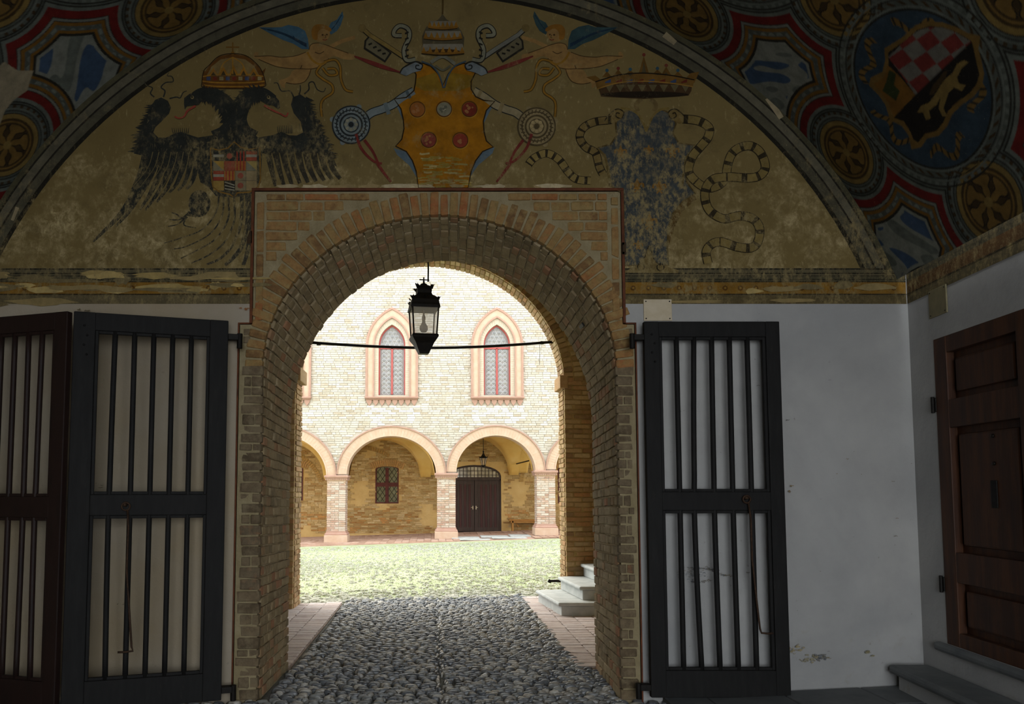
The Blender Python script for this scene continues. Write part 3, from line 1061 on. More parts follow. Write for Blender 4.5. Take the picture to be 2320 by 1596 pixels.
R4 = random.Random(77)
stones = []
y = 3.9
while y < 12.6:
    ly = 0.042 if y < 9 else 0.046
    if y < D + 0.02: xa, xb = -3.4, 1.72
    elif y < YB: xa, xb = ACX - AA + 0.03, ACX + AA - 0.03
    else: xa, xb = -1.29, 1.27
    x = xa + R4.uniform(0, 0.05)
    while x < xb:
        lx = R4.uniform(0.07, 0.135)
        if y > 11.2 + SH * x + R4.uniform(-.25, .25): 
            x += lx; continue
        stones.append((x + lx / 2, y + R4.uniform(-.010, .010), lx * .90, ly * R4.uniform(.66, .95), R4.uniform(.026, .046), R4.uniform(-.3, .3) if abs(x) > .04 else 1.4))
        x += lx * R4.uniform(.96, 1.03)
    y += ly * 1.02
# weight by how large each one shows; the ones in the picture come first
def shows(s):
    vis = s[1] > 5.72 and (ACX - AA < s[0] < ACX + AA)
    return (1000 if vis else 0) + s[2] * s[3] / (s[1] ** 3)
stones.sort(key=lambda s: -shows(s))
for s in stones[:300]:
    mesh_obj('cobble', R4.choice(PMESH), floor, peb_frame(s[0], s[1], -0.008, s[2], s[3], s[4], s[5]))
mb = MB()
for s in stones[300:]:
    f_ = R4.uniform(.75, 1.25); mb.col = tuple(c * f_ for c in R4.choice(COBBLE))
    V, Fc = R4.choice(PEB)
    mb.add(V, Fc, peb_frame(s[0], s[1], -0.008, s[2], s[3], s[4], s[5]))
tag(mb.build('cobbles', 'cobble_attr', floor, smooth=True), kind='stuff')

# brick strips along both sides of the passage
pav = []
for side, edges in ((-1, (-1.31, -1.53, -1.76, -2.0, -2.26, -2.42)), (1, (1.29, 1.51, 1.74, 1.97, 2.2, 2.44))):
    for r in range(len(edges) - 1):
        a, b = sorted((edges[r], edges[r + 1]))
        y = YB + 0.02 + R4.uniform(0, .08)
        while y < 12.0:
            w = R4.uniform(.125, .145)
            xm = (a + b) / 2
            if y < 11.0 + SH * xm:
                pav.append((1 / y * (2 if r < 3 else 1), frame((xm, y + w / 2, -0.012 + R4.uniform(-.003, .003)), (b - a - .006, R4.uniform(-.006, .006), 0), (0, w - .007, 0), (0, 0, .05))))
            y += w
lay(floor, pav, 'paver', [(0, '#9c7c6c'), (.5, '#b4937f'), (1, '#c0a898')], name='paver', rest='pavers')
mb = MB()
for xa, xb in ((-2.45, -1.3), (1.28, 2.45)):
    b = mb.pts([(x, y, z) for z in (-.2, -.004) for x, y in ((xa, YB), (xb, YB), (xb, 10.95 + SH * xb), (xa, 10.95 + SH * xa))])
    for q in ((0, 3, 2, 1), (4, 5, 6, 7), (0, 1, 5, 4), (1, 2, 6, 5), (2, 3, 7, 6), (3, 0, 4, 7)): mb.face([b + i for i in q])
mb.build('paver_bedding', 'paver_joint', floor)

# raised stone flags along the foot of the gate wall, right of the arch
y0f = 3.2
for row in range(6):
    ya, yb_ = D - 0.02 - (row + 1) * 0.44, D - 0.02 - row * 0.44
    x = 1.72
    k = 0
    while x < 3.95:
        w = R4.uniform(.42, .8) if not (row % 2 == 0 and k == 0) else .3
        xe = min(x + w, 4.0)
        z0 = 0.05 + 0.045 * (x - 1.7); z1 = 0.05 + 0.045 * (xe - 1.7)
        mb = MB()
        b = mb.pts([(x + .006, ya + .006, -.1), (xe - .006, ya + .006, -.1), (xe - .006, yb_ - .006, -.1), (x + .006, yb_ - .006, -.1),
                    (x + .006, ya + .006, z0), (xe - .006, ya + .006, z1), (xe - .006, yb_ - .006, z1), (x + .006, yb_ - .006, z0)])
        for q in ((0, 3, 2, 1), (4, 5, 6, 7), (0, 1, 5, 4), (1, 2, 6, 5), (2, 3, 7, 6), (3, 0, 4, 7)):
            mb.face([b + i for i in q])
        mb.build('flagstone', 'dark_stone', floor, bevel=0.008)
        x = xe; k += 1
mb = MB()
b = mb.pts([(1.72, 3.1, -.02), (4.1, 3.1, -.02), (4.1, D, -.02), (1.72, D, -.02), (1.72, 3.1, .035), (4.1, 3.1, .14), (4.1, D, .14), (1.72, D, .035)])
for q in ((0, 3, 2, 1), (4, 5, 6, 7), (0, 1, 5, 4), (1, 2, 6, 5), (2, 3, 7, 6), (3, 0, 4, 7)):
    mb.face([b + i for i in q])
mb.build('flagstone_bedding', 'bedding', floor)

# ================================================================== PAINTINGS ON THE GATE WALL
def cr(P, closed=False, k=6):
    """smooth curve through the points"""
    n = len(P)
    if n < 3: return list(P)
    out = []
    rng = range(n) if closed else range(n - 1)
    for i in rng:
        p0 = P[(i - 1) % n] if (closed or i > 0) else P[0]
        p1, p2 = P[i], P[(i + 1) % n]
        p3 = P[(i + 2) % n] if (closed or i + 2 < n) else P[-1]
        for j in range(k):
            t = j / k
            out.append(tuple(0.5 * (2 * b + (c - a) * t + (2 * a - 5 * b + 4 * c - d) * t * t + (3 * b - a - 3 * c + d) * t ** 3) for a, b, c, d in zip(p0, p1, p2, p3)))
    if not closed: out.append(tuple(P[-1]))
    return out

def pp(txt):
    return [tuple(float(v) for v in t.split(',')) for t in txt.split()]

class Paint:
    """flat painted shapes on the gate wall; each coat lies a hair in front of the one before"""
    def __init__(s, sc=1.0, ox=0.0, oy=0.0, world=False):
        s.sc, s.ox, s.oy, s.world = sc, ox, oy, world
        s.shapes = []
    def m(s, p):
        return p if s.world else at(s.ox + p[0] / s.sc, s.oy + p[1] / s.sc, D)
    def poly(s, pts, col, lv=1, smooth=False):
        P = pp(pts) if isinstance(pts, str) else pts
        if smooth: P = cr(P, True, 5)
        W = [s.m(p) for p in P]
        tris = tessellate_polygon([[Vector((w[0], w[1], 0)) for w in W]])
        F_ = []
        for t in tris:
            A, B, K_ = (W[i] for i in t)
            q = (B[0] - A[0]) * (K_[1] - A[1]) - (B[1] - A[1]) * (K_[0] - A[0])
            F_.append(tuple(t) if q > 0 else tuple(t[::-1]))
        s.shapes.append((lv, W, F_, lin(col)))
        return s
    def line(s, pts, w, col, lv=3, smooth=True, taper=None, closed=False):
        P = pp(pts) if isinstance(pts, str) else list(pts)
        if smooth: P = cr(P, closed, 6)
        if closed: P = P + [P[0]]
        n = len(P)
        L, Rr = [], []
        for i, p in enumerate(P):
            a, b = P[max(i - 1, 0)], P[min(i + 1, n - 1)]
            dx, dy = b[0] - a[0], b[1] - a[1]
            l = math.hypot(dx, dy) or 1
            t = i / (n - 1)
            ww = w if taper is None else w + (taper - w) * t
            nx, ny = -dy / l * ww / 2, dx / l * ww / 2
            L.append((p[0] + nx, p[1] + ny)); Rr.append((p[0] - nx, p[1] - ny))
        W = [s.m(p) for p in L] + [s.m(p) for p in Rr]
        s.shapes.append((lv, W, [(i, i + 1, n + i + 1, n + i) for i in range(n - 1)], lin(col)))
        return s
    def disc(s, cx, cy, r, col, lv=2, ry=None, n=28):
        return s.poly([(cx + r * math.cos(2 * math.pi * i / n), cy + (ry or r) * math.sin(2 * math.pi * i / n)) for i in range(n)], col, lv)
    def ring(s, cx, cy, r, w, col, lv=3, ry=None, n=32):
        return s.line([(cx + r * math.cos(2 * math.pi * i / n), cy + (ry or r) * math.sin(2 * math.pi * i / n)) for i in range(n)], w, col, lv, False, None, True)
    def ribbon(s, pts, w, light, dark, lv=2, n=9, edge='#1c160c'):
        """a folded ribbon: body, dark folds, outline"""
        P = cr(pp(pts), False, 10)
        st = max(3, len(P) // n)
        for a in range(0, len(P) - 1, 24):               # laid on in lengths, so that it can pass over itself
            Q = P[a:a + 25]
            if len(Q) < 2: continue
            s.line(Q, w + 7, edge, lv + 3 * (a // 24), False)
            s.line(Q, w, light, lv + 3 * (a // 24) + 1, False)
        for i in range(1, len(P) - st // 2 - 1, st):
            s.line(P[i:i + max(2, st // 3) + 1], w, dark, lv + 3 * (i // 24) + 2, False)
        return s
    def build(s, name, mat='fresco'):
        mb = MB()
        order = sorted(range(len(s.shapes)), key=lambda i: s.shapes[i][0])
        for rank, i in enumerate(order):
            lv, W, F_, col = s.shapes[i]
            y = D - 0.0012 - s.base - 0.00007 * rank
            b = mb.pts([(w[0], y, w[1]) for w in W])
            mb.col = col
            for f in F_: mb.face([b + k for k in f])
        Paint.base += 0.0004
        return mb.build(name, mat, wall_front)
    base = 0.0

def arcpts(r, a0, a1, n=60):
    return [(VX + r * math.sin(a0 + (a1 - a0) * i / n), VZ + r * math.cos(a0 + (a1 - a0) * i / n)) for i in range(n + 1)]

AE = math.acos((3.33 - VZ) / 3.93)
AI = math.acos((3.33 - VZ) / 3.71)
# lunette ground (with the brick panel left free)
g = Paint(world=True)
P = arcpts(3.72, -AI, AI, 80)
hole = [(PR + .02, 3.33), (PR + .02, PT + .02), (PL - .02, PT + .02), (PL - .02, 3.33)]
g.poly(P + hole, '#6a5a38', 0)
g.build('lunette_ground', 'fresco_ground')
# painted rib round the lunette
g = Paint(world=True)
for r0, r1, c in ((3.70, 3.735, '#1f1c14'), (3.735, 3.80, '#4b4737'), (3.80, 3.815, '#26221a'), (3.815, 3.875, '#5a5544'), (3.875, 3.89, '#221f17'), (3.89, 3.96, '#46422f')):
    a = AE + 0.02
    I, O = arcpts(r0, -a, a), arcpts(r1, -a, a)
    g.shapes.append((1, I + O, [(i, i + 1, len(I) + i + 1, len(I) + i) for i in range(len(I) - 1)], lin(c)))
for px0, py0, px1, py1, w in ((1505, 78, 1530, 98, 18), (1740, 222, 1770, 268, 18), (40, 470, 28, 500, 10)):   # bare plaster scars
    a, b = at(px0, py0, D), at(px1, py1, D)
    g.line([a, b], w / 330.0, '#8d7f62', 2, False, w / 420.0)
g.build('lunette_border')
# painted cornice bands
g = Paint(world=True)
def hband(x0, x1, z0, z1, c, lv=1):
    g.poly([(x0, z0), (x1, z0), (x1, z1), (x0, z1)], c, lv)
for x0, x1 in ((-3.75, PL - .024), (PR + .024, 3.69)):
    left = x0 < 0
    hband(x0, x1, 3.262, 3.335, '#544d38'); hband(x0, x1, 3.322, 3.332, '#1d1b14', 2)
    hband(x0, x1, 3.288, 3.297, '#201d15', 2); hband(x0, x1, 3.268, 3.275, '#28241a', 2)
    hband(x0, x1, 3.222, 3.262, '#45412f'); hband(x0, x1, 3.240, 3.246, '#211e16', 2)
    hband(x0, x1, 3.222, 3.228, '#1d1a13', 2)
    hband(x0, x1, 3.128, 3.222, '#7c5a1e')
    for i in range(int((x1 - x0) / .12)):
        xx = x0 + .06 + i * .12
        g.disc(xx, 3.175, .022, '#57390f', 2, n=8); g.disc(xx, 3.175, .009, '#8b6a2a', 3, n=6)
    hband(x0, x1, 3.120, 3.130, '#2c2414', 2)
    hband(x0, x1, 3.050, 3.120, '#5c523a' if left else '#564a2f')
# flaked patches, mostly left of the arch
rp = random.Random(3)
for i in range(46):
    xx = rp.uniform(-3.6, -1.5) if i < 38 else rp.uniform(1.5, 3.5)
    zz = rp.choice((3.06, 3.16, 3.18, 3.19, 3.25, 3.28)) + rp.uniform(-.02, .02)
    w, h = rp.uniform(.05, .3), rp.uniform(.012, .04)
    pts = [(xx + w * math.cos(t) * rp.uniform(.6, 1.2), zz + h * math.sin(t) * rp.uniform(.5, 1.2)) for t in [k * math.pi / 6 for k in range(12)]]
    g.poly(pts, rp.choice(('#a08a55', '#8d7a50', '#b39b62', '#6e6142')), 4)
g.build('painted_cornice')
# the same bands on the right wall
mbc = MB()
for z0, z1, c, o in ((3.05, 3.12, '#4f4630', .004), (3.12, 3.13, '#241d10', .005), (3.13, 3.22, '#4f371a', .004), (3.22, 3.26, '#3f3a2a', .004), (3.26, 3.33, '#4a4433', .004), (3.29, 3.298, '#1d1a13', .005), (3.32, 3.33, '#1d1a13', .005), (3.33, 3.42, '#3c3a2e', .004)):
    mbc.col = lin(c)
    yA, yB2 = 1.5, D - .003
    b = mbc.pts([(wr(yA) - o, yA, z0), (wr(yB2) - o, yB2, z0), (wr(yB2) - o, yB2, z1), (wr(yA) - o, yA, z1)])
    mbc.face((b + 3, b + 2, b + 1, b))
mbc.build('painted_cornice', 'fresco', wall_right)

K = '#15130f'     # outline black
# ---------------------------------------------------------------- black double-headed eagle (zone scale 2.9)
e = Paint(2.9)
BK = '#2a2b26'
re_ = random.Random(8)
def ruff(P, out, n=26, lo=22, hi=48):
    # ragged plumes along a curve, pointing to one side
    Q = cr(pp(P), False, 12)
    for i in range(n):
        k = int((len(Q) - 2) * i / n)
        (x0, y0_), (x1, y1_) = Q[k], Q[k + 1]
        dx, dy = x1 - x0, y1_ - y0_
        l = math.hypot(dx, dy) or 1
        h = re_.uniform(lo, hi)
        a = re_.uniform(.3, .9)
        e.line([(x0 - dy / l * -out * 6, y0_ + dx / l * -out * 6), (x0 + (dx * a - dy * out) / l * h, y0_ + (dy * a + dx * out) / l * h)], re_.uniform(14, 24), BK, 3, False, 1)
for pts, w0, w1 in (('985,1000 955,1100 900,1230 800,1400 612,1590', 70, 8), ('1040,1000 1000,1120 930,1260 850,1390 760,1490', 44, 8), ('1090,1000 1055,1130 990,1270 920,1380', 42, 8),
                    ('1135,1000 1105,1130 1050,1250 955,1385', 38, 8), ('1180,1000 1155,1120 1105,1230 1030,1330', 36, 8), ('1220,1000 1200,1110 1160,1210 1110,1270', 34, 8),
                    ('1255,1000 1245,1110 1215,1200 1170,1255', 32, 8), ('1290,1010 1285,1120 1260,1200 1225,1245', 30, 10)):
    e.line(pts, w0 * 1.45, BK, 2, taper=w1 * 1.6)
e.poly('1300,905 1190,868 1140,882 1090,907 1040,905 1008,872 1022,838 1062,800 1112,748 1124,708 1104,664 1060,642 1020,658 998,690 985,740 962,785 948,835 914,890 903,950 880,1010 960,1030 1100,1020 1290,1030 1330,960', BK, 2)
ruff('1005,690 985,740 962,785 948,835 914,890 903,950 885,1010', 1, 26)
for i in range(90):
    x, y = re_.choice(((re_.uniform(930, 1090), re_.uniform(700, 980)), (re_.uniform(1000, 1290), re_.uniform(930, 1010)), (re_.uniform(1450, 1640), re_.uniform(700, 960)), (re_.uniform(1950, 2120), re_.uniform(700, 1000)), (re_.uniform(1300, 1690), re_.uniform(900, 1000))))
    if (1020 < x < 1300 and y < 900) or (1130 < x < 1440 and y < 890) or (1660 < x < 1960 and y < 880): continue
    e.line([(x, y), (x + re_.uniform(-14, 14), y + re_.uniform(12, 34))], re_.uniform(3, 7), re_.choice(('#4d4734', '#5e5640', '#3a372b')), 5, False, 1)
e.poly('1300,905 1400,890 1480,850 1560,870 1640,870 1700,905 1722,1000 1715,1200 1665,1272 1540,1300 1420,1290 1370,1230 1318,1200 1290,1100 1270,1000', BK, 2)
for pts in ('1258,668 1330,622 1425,640 1495,705 1530,800 1505,880 1420,930', '1795,665 1720,620 1640,630 1590,690 1560,790 1590,880 1660,930'):
    e.line(pts, 78, BK, 2, taper=150)
ruff('1330,590 1425,605 1510,680 1550,780', -1, 18); ruff('1720,590 1640,600 1570,670 1540,780', 1, 18)
ruff('1330,660 1400,680 1455,745 1470,830 1420,890', 1, 20, 16, 34); ruff('1710,660 1650,680 1605,745 1600,830 1640,890', -1, 20, 16, 34)
e.poly('1212,690 1214,650 1250,622 1310,610 1350,640 1310,695 1262,700 1232,704 1218,728', BK, 3)
e.poly('1842,712 1836,668 1800,625 1750,590 1690,600 1700,660 1752,690 1800,700 1830,724', BK, 3)
e.disc(1268, 648, 11, '#8b7a50', 4); e.disc(1268, 648, 6, K, 5); e.disc(1768, 648, 11, '#8b7a50', 4); e.disc(1768, 648, 6, K, 5)
e.line('1290,704 1238,735 1215,772 1180,784 1152,772', 14, '#8d3a2e', 4, taper=8)
e.line('1740,700 1790,730 1840,752 1880,772 1896,748', 14, '#8d3a2e', 4, taper=8)
# right wing
e.poly('1700,905 1790,890 1850,868 1900,890 1950,892 1992,872 1975,800 1930,745 1912,690 1925,640 1975,622 2015,650 2040,720 2075,800 2110,880 2150,960 2200,1060 2215,1100 2100,1010 1980,1000 1720,1010', BK, 2)
for i in range(9):
    x = 1760 + i * 50
    e.line([(x, 1000), (x + 22, 1100), (x + 52 + i * 3, 1225 - i * 6)], 46, '#332f25', 2, True, 24)
ruff('2015,650 2040,720 2075,800 2110,880 2150,960 2200,1060', -1, 32)
for pts in ('1015,640 990,615 1003,580 960,560 955,535', '1075,640 1085,600 1060,575 1090,545 1138,538 1130,505 1100,500 1112,478', '1115,650 1160,640 1185,645 1205,610 1228,600',
            '1930,640 1905,600 1850,600 1825,550 1800,548', '1965,625 1975,590 1972,560', '2000,620 2030,590 2030,550 2060,542 2085,590 2125,605 2140,580'):
    e.line(pts, 10, BK, 2, taper=5)
for i in range(9):
    e.line([(1140 + i * 12, 880), (1130 + i * 14, 842)], 7, BK, 2, False, 2)
    e.line([(1830 + i * 11, 880), (1822 + i * 12, 826)], 7, BK, 2, False, 2)
# leg, claw, tail
e.disc(1312, 1340, 72, BK, 2, 88)
e.poly('1240,1390 1300,1410 1290,1432 1225,1420', BK, 2)
for pts in ('1240,1405 1180,1445 1110,1445', '1225,1425 1170,1475 1105,1490', '1230,1425 1210,1480 1290,1500', '1200,1440 1160,1410 1130,1400'):
    e.line(pts, 14, BK, 2, taper=4)
for pts, w in (('1440,1290 1420,1400 1330,1510 1180,1570 1080,1600', 12), ('1470,1290 1460,1420 1380,1540 1230,1620 1130,1640', 12), ('1500,1290 1500,1440 1420,1570 1290,1650 1190,1700', 14),
               ('1540,1290 1540,1450 1480,1590 1370,1680 1260,1730', 16), ('1590,1290 1585,1460 1530,1610 1450,1700 1360,1740', 26), ('1630,1280 1630,1460 1590,1620 1530,1700 1480,1745', 40), ('1650,1330 1650,1480 1630,1640 1600,1745', 44)):
    e.line(pts, w, '#34322a', 2, taper=w * .5)
for i in range(24):
    x, y = 1520 + (i % 6) * 24, 1330 + (i // 6) * 95
    e.line([(x, y), (x - 12, y + 40)], 9, '#7c6c47', 3, False, 2)
# feather lights
for i in range(8):
    x = 1010 + i * 40
    e.line([(x, 1005), (x - 18 - 2 * (8 - i), 1110), (x - 60 - 9 * (8 - i), 1235)], 6, '#6b5f40', 3, True, 3)
e.build('painted_eagle', 'fresco_mid')
# quartered shield on its breast
q = Paint(2.9)
q.poly('1385,975 1440,990 1500,975 1540,935 1580,968 1640,985 1708,970 1712,1180 1700,1230 1640,1265 1560,1270 1540,1300 1510,1280 1440,1262 1400,1230 1390,1150', '#6a4a17', 6)
cells = ['#8b3a28', '#8a7b58', '#9a6a24', '#8d4630', '#9a7a34', '#8d4630', '#96602a', '#93804a', '#8b3a28', '#9a6a2e', '#7d6f52', '#857453', '#95793c', '#2a261e', '#7f7356', '#8a7650']
for i in range(16):
    r, c_ = divmod(i, 4)
    x0, y0_ = 1402 + c_ * 72, 995 + r * 65
    q.poly([(x0, y0_), (x0 + 70, y0_), (x0 + 70, y0_ + 63), (x0, y0_ + 63)], cells[i], 7)
    if i in (0, 3, 8):
        q.poly([(x0, y0_ + 22), (x0 + 70, y0_ + 22), (x0 + 70, y0_ + 40), (x0, y0_ + 40)], '#8a8470', 8)
    if i in (6, 9, 2):
        for k in range(3): q.poly([(x0 + 8 + k * 22, y0_), (x0 + 18 + k * 22, y0_), (x0 + 18 + k * 22, y0_ + 63), (x0 + 8 + k * 22, y0_ + 63)], '#8b3a28', 8)
    if i in (4, 7):
        q.poly([(x0, y0_), (x0 + 70, y0_ + 63), (x0, y0_ + 63)], '#6f6a57', 8)
    if i == 13:
        for k in range(3): q.line([(x0 + 4, y0_ + 8 + k * 22), (x0 + 68, y0_ + 30 + k * 16)], 8, '#8a8470', 8, False)
    if i in (1, 14, 5, 10): q.disc(x0 + 35, y0_ + 32, 20, '#8d4a38', 8, n=8)
q.line('1385,975 1440,990 1500,975 1540,935 1580,968 1640,985 1708,970 1712,1180 1700,1230 1640,1265 1560,1270 1540,1300 1510,1280 1440,1262 1400,1230 1390,1150', 9, '#7a5a22', 8, False, None, True)
q.build('painted_quartered_shield')
# domed crown
k_ = Paint(2.9)
k_.poly('1328,545 1340,470 1320,462 1352,470 1375,432 1440,372 1530,355 1620,370 1690,425 1722,472 1748,445 1732,500 1745,545 1735,572 1640,584 1430,584 1335,576', '#5c3a14', 2)
k_.poly('1358,500 1390,440 1450,392 1530,378 1612,392 1672,436 1705,500', '#75613a', 3)
for x in range(5): k_.poly([(1370 + x * 66, 498), (1403 + x * 66, 430 + abs(x - 2) * 8), (1436 + x * 66, 498)], '#8a5f1c', 4); 
for x in range(5): k_.poly([(1386 + x * 66, 498), (1403 + x * 66, 458 + abs(x - 2) * 8), (1420 + x * 66, 498)], '#3e3119', 5)
for pts in ('1335,505 1430,492 1630,492 1738,505', '1330,535 1430,545 1640,545 1742,535', '1340,560 1430,570 1640,570 1735,560'):
    k_.line(pts, 8, '#93691f', 4)
for i in range(9):
    x = 1358 + i * 42
    k_.poly([(x, 506), (x + 26, 506), (x + 26, 530), (x, 530)], ('#38425c', '#6a2a1a', '#85764e')[i % 3], 4)
k_.line('1530,378 1470,420 1440,490', 7, '#93691f', 5); k_.line('1530,378 1590,420 1620,490', 7, '#93691f', 5); k_.line('1530,378 1530,490', 8, '#93691f', 5)
k_.line('1530,355 1530,280', 9, '#6a4a1a', 3, False); k_.line('1485,312 1572,312', 9, '#6a4a1a', 3, False)
k_.disc(1530, 352, 12, '#7a5518', 4)
k_.line('1328,545 1340,470 1375,432 1440,372 1530,355 1620,370 1690,425 1722,472 1745,545 1735,572 1640,584 1430,584 1335,576', 6, '#2b1c0a', 6, True, None, True)
k_.build('painted_domed_crown')

def cherub(p, mir=None, wing='#3a5563'):
    f = (lambda t: t) if mir is None else (lambda t: ' '.join('%f,%s' % (mir - float(a.split(',')[0]), a.split(',')[1]) for a in t.split()))
    SK, SD = '#8a6a3c', '#463319'
    p.poly(f('2030,325 1985,325 1930,290 1860,265 1780,225 1700,180 1790,182 1850,180 1895,165 1960,178 2005,205 2025,260'), wing, 2)
    for i in range(6):
        p.line(f('%d,%d %d,%d %d,%d' % (1715 + i * 42, 188 + i * 10, 1850 + i * 24, 215 + i * 14, 2015, 290 + i * 4)), 5, '#1b2c3a', 3)
    p.poly(f('2150,195 2175,150 2215,130 2250,75 2258,110 2240,165 2215,205 2175,230'), wing, 2)
    p.line(f('2160,215 2205,165 2245,100'), 5, '#1b2c3a', 3)
    p.poly(f('2030,330 2045,295 2090,285 2150,300 2200,320 2290,352 2330,362 2325,392 2260,392 2200,372 2160,385 2150,410 2120,435 2050,455 1980,455 1900,452 1820,440 1760,418 1700,392 1668,380 1672,350 1695,345 1705,372 1780,370 1850,378 1940,370 2010,345'), SK, 3, True)
    p.poly(f('1960,455 2045,455 2030,500 2000,540 1940,555 1880,545 1872,580 1850,570 1838,550 1835,530 1870,520 1905,500 1920,470'), SK, 3, True)
    p.poly(f('2160,300 2240,262 2330,236 2335,258 2250,285 2190,315'), SK, 3)
    p.disc(*[float(v) for v in f('2110,220').split(',')], 58, SK, 4)
    p.poly(f('2055,255 2048,200 2075,165 2130,165 2175,190 2170,210 2120,190 2090,215 2085,262'), '#7d551c', 5, True)
    p.disc(*[float(v) for v in f('2120,232').split(',')], 7, SD, 6, n=8); p.disc(*[float(v) for v in f('2148,230').split(',')], 6, SD, 6, n=8)
    p.line(f('2120,262 2138,266 2150,260'), 6, '#6e3522', 6)
    p.line(f('2136,232 2142,250 2132,252'), 4, SD, 6)
    for t in ('2030,330 2045,295 2090,285 2150,300 2200,320 2290,352', '1672,372 1705,372 1780,370 1850,378 1940,370 2010,345', '1700,392 1760,418 1820,440 1900,452 1980,455 2050,455 2120,435 2150,410 2160,385', '2045,455 2030,500 2000,540 1940,555 1880,545', '2070,345 2100,355 2130,340', '1985,430 1975,455'):
        p.line(f(t), 5, SD, 5)
    p.line(f('2020,345 2050,395 2100,425 2145,410'), 14, '#85601d', 6)
    for t in ('2110,430 2080,480 2120,520 2180,560 2185,610 2130,650 2110,690 2115,770', '2130,410 2200,395 2235,440 2240,520 2270,590 2320,605', '2120,450 2160,495 2215,490 2200,455 2150,455'):
        p.line(f(t), 20, '#33260f', 4); p.line(f(t), 13, '#85601d', 5)

c = Paint(2.9); cherub(c); c.build('painted_cherub')
# ---------------------------------------------------------------- centre: tiara, keys, orange shield (zone offset 700)
c = Paint(2.9, 700)
# right-hand cherub, mirrored figure in its own place
c2 = Paint(2.9, 700); cherub(c2, 3730, '#2f4344'); c2.build('painted_cherub')
OG, OL = '#8f5d0c', '#2a1c08'
shield = '705,495 690,470 700,430 750,420 800,440 850,490 880,565 915,490 960,440 1015,420 1080,440 1095,480 1065,540 1065,590 1095,640 1150,665 1220,670 1165,730 1145,800 1150,870 1165,930 1210,970 1140,1000 1095,1060 1065,1130 1045,1240 720,1240 705,1130 680,1060 640,1000 570,965 610,920 625,850 620,790 605,720 560,655 640,645 690,600 700,550'
c.poly('560,655 600,700 625,800 620,720', '#5d6a70', 2)
c.poly('555,655 640,650 620,800 590,730', '#56646b', 1); c.poly('1225,670 1150,660 1145,820 1185,740', '#56646b', 1)
c.poly('555,975 640,1000 690,1070 715,1180 660,1090 580,1020', '#56646b', 1); c.poly('1220,970 1140,1000 1080,1090 1055,1170 1110,1090 1205,1010', '#56646b', 1)
c.poly(shield, OG, 2)
c.poly('705,520 830,480 880,590 930,480 1080,500 1070,570 980,600 760,600 700,570', '#7d6019', 3)
for k_i in range(60):
    yy = random.uniform(1010, 1235); xx = random.uniform(725, 1040)
    c.line([(xx - random.uniform(12, 50), yy), (xx, yy + random.uniform(-6, 6)), (xx + random.uniform(12, 50), yy)], random.uniform(5, 13), random.choice(('#86702e', '#8d7c42', '#a08d58')), 3)
c.line(shield, 8, OL, 4, False, None, True)
for x, y_, col in ((713, 727, '#8a5322'), (888, 725, '#77725c'), (1054, 725, '#6e2a1c'), (787, 927, '#77362a'), (994, 930, '#7d3322')):
    c.disc(x, y_, 56, '#a57a2a', 4); c.disc(x, y_, 47, col, 5)
    for k_i in range(7):
        a_ = random.uniform(0, 6.28); r_ = random.uniform(0, 30)
        c.disc(x + r_ * math.cos(a_), y_ + r_ * math.sin(a_), random.uniform(5, 13), '#8f6038' if col != '#77725c' else random.choice(('#a39c84', '#5c5a4a')), 6, n=7)
    c.ring(x, y_, 50, 6, '#54300f', 6)
